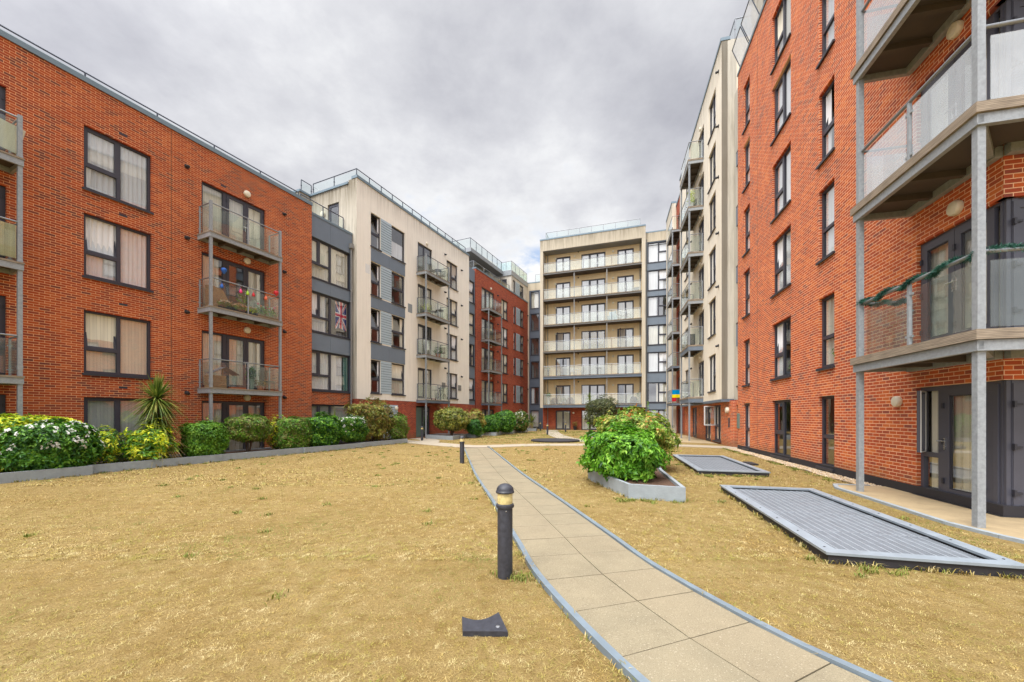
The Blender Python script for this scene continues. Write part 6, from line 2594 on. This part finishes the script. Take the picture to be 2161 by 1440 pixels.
aJ = J.ang
t = thing('air_cooler', 'black box shaped appliance on the second floor balcony of the right cream block', 'appliance', onJ(-5.9, 1.0, 2), aJ)
mb = MB()
mb.box(-.3, .3, -.18, .18, .05, .7)
link('case', mb.mesh('case', M['black']), t)
mb = MB()
for k in range(8):
    mb.box(-.24, .24, -.187, -.18, .12 + k * .065, .15 + k * .065)
link('grille', mb.mesh('grille', M['frame']), t)
chair('dark chair on the second floor balcony of the right cream block', onJ(-7.2, .9, 2), aJ + 1)
potted('leafy plant at the corner of the fifth floor balcony, right cream block', J.world(-5.75, 1.0, SLAB[5] + .28), .14, .3, .9, 'lf_yellow', 110, (.09, .035), 101, 'white')
chair('chair on the fifth floor balcony of the right cream block', J.world(-6.4, .9, SLAB[5] + .28), aJ + .6)
for x, lb in ((-16.4, 'black wicker seat on the ground under the far right balconies, nearer one'), (-17.6, 'black wicker seat on the ground under the far right balconies, farther one')):
    t = thing('armchair', lb, 'armchair', I.world(x, 1.9, .0), aJ + PI / 2, 'garden seats')
    mb = MB()
    mb.box(-.45, .45, -.3, .35, .05, .4)
    link('seat', mb.mesh('seat', M['black']), t)
    mb = MB()
    mb.box(-.45, .45, -.38, -.301, .05, .8)
    link('backrest', mb.mesh('backrest', M['black']), t)
    for sx in (-1, 1):
        mb = MB()
        mb.box(min(sx * .451, sx * .53), max(sx * .451, sx * .53), -.34, .35, .05, .6)
        link('armrest', mb.mesh('armrest', M['black']), t)


# ------------------------------------------------------------------ flags
def union_color(u, v):
    """u across the fly 0..1 (2:1), v 0..1; 0 blue 1 white 2 red"""
    x, y = (u - .5) * 2, (v - .5)
    if abs(x) < .1 or abs(y) < .1:
        return 2
    if abs(x) < .1667 or abs(y) < .1667:
        return 1
    for sgn in (1, -1):
        d = (y - sgn * x * .5) / math.hypot(1, .5)
        if abs(d) < .0833 * .9:
            side = d * (1 if x > 0 else -1) * sgn
            off = d if (x * sgn > 0) == (sgn > 0) else d
            if -.052 < (d if x > 0 else -d) < .004:
                return 2
            return 1
    return 0


M['flag_blue'] = cloth_mat('navy_flag_cloth', rgb(50, 58, 136))
M['flag_white'] = cloth_mat('white_flag_cloth', rgb(250, 248, 248))
M['flag_red'] = cloth_mat('red_flag_cloth', rgb(232, 44, 74))
mb = MB()
nu, nv = 84, 48
W, Hh = .78, 1.55


def fp(u, v):
    # hung upright: fly runs down
    x = (v - .5) * W * (1 - .05 * math.sin(u * 3))
    z = -u * Hh - .05 * math.cos(v * 7) * (u > .85) - .04 * (v - .5)
    return (x, .02 * math.sin(v * 9 + u * 3), z)


for i in range(nu):
    for j in range(nv):
        c = union_color((i + .5) / nu, (j + .5) / nv)
        mb.face([fp(i / nu, j / nv), fp(i / nu, (j + 1) / nv), fp((i + 1) / nu, (j + 1) / nv), fp((i + 1) / nu, j / nv)][::-1], c)
p = B.world(2.3, rB - .02 - .15, HEAD[2] - .08)
tag(link('flag', mb.mesh('flag', [M['flag_blue'], M['flag_white'], M['flag_red']]), None, p, (0, 0, aL)), 'red, white and blue crossed flag hung upright inside a link window', 'flag')

M['fl_b'] = cloth_mat('sky_blue_cloth', rgb(0, 140, 200))
M['fl_y'] = cloth_mat('yellow_cloth', rgb(240, 220, 30))
M['fl_r'] = cloth_mat('crimson_cloth', rgb(190, 40, 50))
mb = MB()
n = 12
for i in range(n):
    a, b = -.4 + .8 * i / n, -.4 + .8 * (i + 1) / n
    ya, yb = .015 * math.sin(i), .015 * math.sin(i + 1)
    mb.face([(a, ya, -.38), (b, yb, -.38), (b, yb, 0), (a, ya, 0)], 0)
    mb.face([(a, ya, -.66), (b, yb, -.66), (b, yb, -.38), (a, ya, -.38)], 1)
    if i < 5:
        mb.face([(a, ya, -.98), (b, yb, -.98), (b, yb, -.66), (a, ya, -.66)], 2)
p = I.world(-14.93, .44, SLAB[1] + 1.3)
tag(link('flag', mb.mesh('flag', [M['fl_b'], M['fl_y'], M['fl_r']]), None, p, (0, 0, aJ + PI / 2)), 'blue and yellow flag over a red cloth draped on a far right balcony end', 'flag')

# ------------------------------------------------------------------ tinsel garland on the nearest balcony rail
gz = SLAB[1] + .03 + .3 + 1.12
rng = np.random.default_rng(77)


def garland_path():
    pts = []
    for k in range(46):
        t = k / 45
        pts.append((11.36 + (14.1 - 11.36) * t, .9))
    for k in range(1, 34):
        t = k / 33
        pts.append((14.1, .9 - 2.6 * t))
    out = []
    for i, (x, r) in enumerate(pts):
        a = i * .55
        out.append(Mr.world(x, r + .036 * math.cos(a) * (i < 46), gz + .036 * math.sin(a) + .008))
    return out


def garland_short():
    out = []
    for k in range(18):
        t = k / 17
        a = k * .9
        out.append(Mr.world(11.38 + .03 * math.cos(a), .88 - .8 * t, gz + .03 * math.sin(a)))
    return out


t = thing('garland', 'dark green tinsel garland wound along the handrail of the nearest low balcony', 'garland', Mr.world(11.4, .9, gz))
orig = Vector(Mr.world(11.4, .9, gz))
for nm, path in (('strand', garland_path()), ('strand', garland_short())):
    P, T = [], []
    for a, b in zip(path[:-1], path[1:]):
        a, b = np.array(a), np.array(b)
        m = 110
        tt = rng.uniform(0, 1, m)[:, None]
        P.append(a + (b - a) * tt)
    P = np.concatenate(P)
    N = rng.normal(0, 1, P.shape)
    N /= np.linalg.norm(N, axis=1)[:, None]
    v, f = leaf_quads(P - np.array(orig), N, .07, .009, rng, .1, 1)
    link(nm, np_mesh(nm, v, f, [M['garland']]), t)

# window plants in the right block
for x, lv, lb, md in ((5.4, 1, 'white orchid standing inside the first floor double window of the right red block', 'lf_mid'), (8.2, 1, 'white flowering plant inside the first floor single window of the right red block', 'lf_mid')):
    t = potted(lb, Mr.world(x, -.26, HEAD[lv] - 1.98), .07, .14, .4, md, 50, (.12, .03), 110 + int(x), 'white')
    P, N = crown_points(20, (.09, .09, .12), 2, rng, .1, .5)
    P[:, 2] += .55
    v, f = rosettes(P, N, 4, .05, .045, rng)
    link('blossom', np_mesh('blossom', v, f, [M['petal']]), t)
potted('round cactus behind the first floor corner door of the right red block', Mr.world(12.2, -.3, HEAD[1] - 2.1), .09, .1, .2, 'lf_yellow', 90, (.03, .008), 120)


# ================================================================== sky, sun and camera
def world():
    w = bpy.data.worlds.new('World')
    scene.world = w
    w.use_nodes = True
    g = NT(w.node_tree)
    for n in list(g.n):
        g.n.remove(n)
    out = g.node('ShaderNodeOutputWorld')
    sky = g.node('ShaderNodeTexSky')
    sky.sky_type = 'NISHITA'
    sky.sun_disc = False
    sky.sun_elevation = math.radians(SUN_EL)
    sky.sun_rotation = math.radians(SUN_ROT)
    sky.air_density = 1.0
    sky.dust_density = 1.5
    b1 = g.node('ShaderNodeBackground')
    g.put(b1.inputs[0], sky.outputs[0])
    b1.inputs[1].default_value = .12
    co = g.node('ShaderNodeTexCoord').outputs['Generated']
    sp = g.node('ShaderNodeSeparateXYZ')
    g.put(sp.inputs[0], co)
    zc = g.math('MAXIMUM', sp.outputs[2], 0.0)
    den = g.math('ADD', zc, .22)
    cb = g.node('ShaderNodeCombineXYZ')
    g.put(cb.inputs[0], g.math('DIVIDE', g.math('MULTIPLY', sp.outputs[0], -1.0), den))
    g.put(cb.inputs[1], g.math('DIVIDE', sp.outputs[1], den))
    cb.inputs[2].default_value = SKY_SEED
    n1 = g.noise(cb.outputs[0], .95, 8, .56)
    n2 = g.noise(cb.outputs[0], 3.1, 7, .62)
    f = g.math('ADD', g.math('MULTIPLY', n1, .72), g.math('MULTIPLY', n2, .28))
    cloud = g.ramp(f, [(.36, rgb(174, 175, 184)), (.45, rgb(195, 196, 203)), (.52, rgb(214, 215, 220)), (.59, rgb(236, 237, 239)), (.68, rgb(252, 252, 252))])
    b2 = g.node('ShaderNodeBackground')
    g.put(b2.inputs[0], cloud)
    # overcast sky brightest overhead; extra glow added out of view to light the walls
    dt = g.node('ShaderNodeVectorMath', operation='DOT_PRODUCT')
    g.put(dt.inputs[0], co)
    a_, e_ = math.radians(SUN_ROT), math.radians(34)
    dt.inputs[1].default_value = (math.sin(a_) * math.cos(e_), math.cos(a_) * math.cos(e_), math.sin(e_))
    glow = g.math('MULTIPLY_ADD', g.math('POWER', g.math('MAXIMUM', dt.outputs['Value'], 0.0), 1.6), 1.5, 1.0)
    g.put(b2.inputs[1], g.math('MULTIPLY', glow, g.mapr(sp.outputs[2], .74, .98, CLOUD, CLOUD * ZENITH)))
    gap = g.math('MULTIPLY', g.mapr(n1, .575, .66), g.mapr(n2, .5, .62))
    mx = g.node('ShaderNodeMixShader')
    g.put(mx.inputs[0], g.math('MULTIPLY', gap, .75))
    g.put(mx.inputs[1], b2.outputs[0])
    g.put(mx.inputs[2], b1.outputs[0])
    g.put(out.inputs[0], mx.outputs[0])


SUN_EL, SUN_ROT = 56.0, 216.0
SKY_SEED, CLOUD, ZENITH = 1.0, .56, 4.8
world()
sl = bpy.data.lights.new('sun', 'SUN')
sl.energy = 1.5
sl.angle = math.radians(24)
sl.color = (1.0, .97, .92)
so = link('sun', sl)
az = math.radians(SUN_ROT)
sd = Vector((math.sin(az) * math.cos(math.radians(SUN_EL)), math.cos(az) * math.cos(math.radians(SUN_EL)), math.sin(math.radians(SUN_EL))))
so.rotation_euler = sd.to_track_quat('Z', 'Y').to_euler()
so.location = (0, 0, 30)

cam = bpy.data.cameras.new('camera')
cam.sensor_width = 36
cam.lens = 13.86
cam.shift_y = .0727
cam.clip_end = 500
cam.clip_start = .05
co_ = link('camera', cam, None, (0, 0, 1.62), (PI / 2, 0, 0))
scene.camera = co_
scene.view_settings.view_transform = 'Standard'
scene.view_settings.look = 'None'
scene.view_settings.exposure = 1.0
scene.view_settings.gamma = 1.0
scene.cycles.max_bounces = 6
scene.cycles.diffuse_bounces = 3
scene.cycles.glossy_bounces = 3
scene.cycles.transmission_bounces = 4
scene.cycles.transparent_max_bounces = 14
scene.cycles.caustics_reflective = False
scene.cycles.caustics_refractive = False
scene.cycles.use_denoising = True
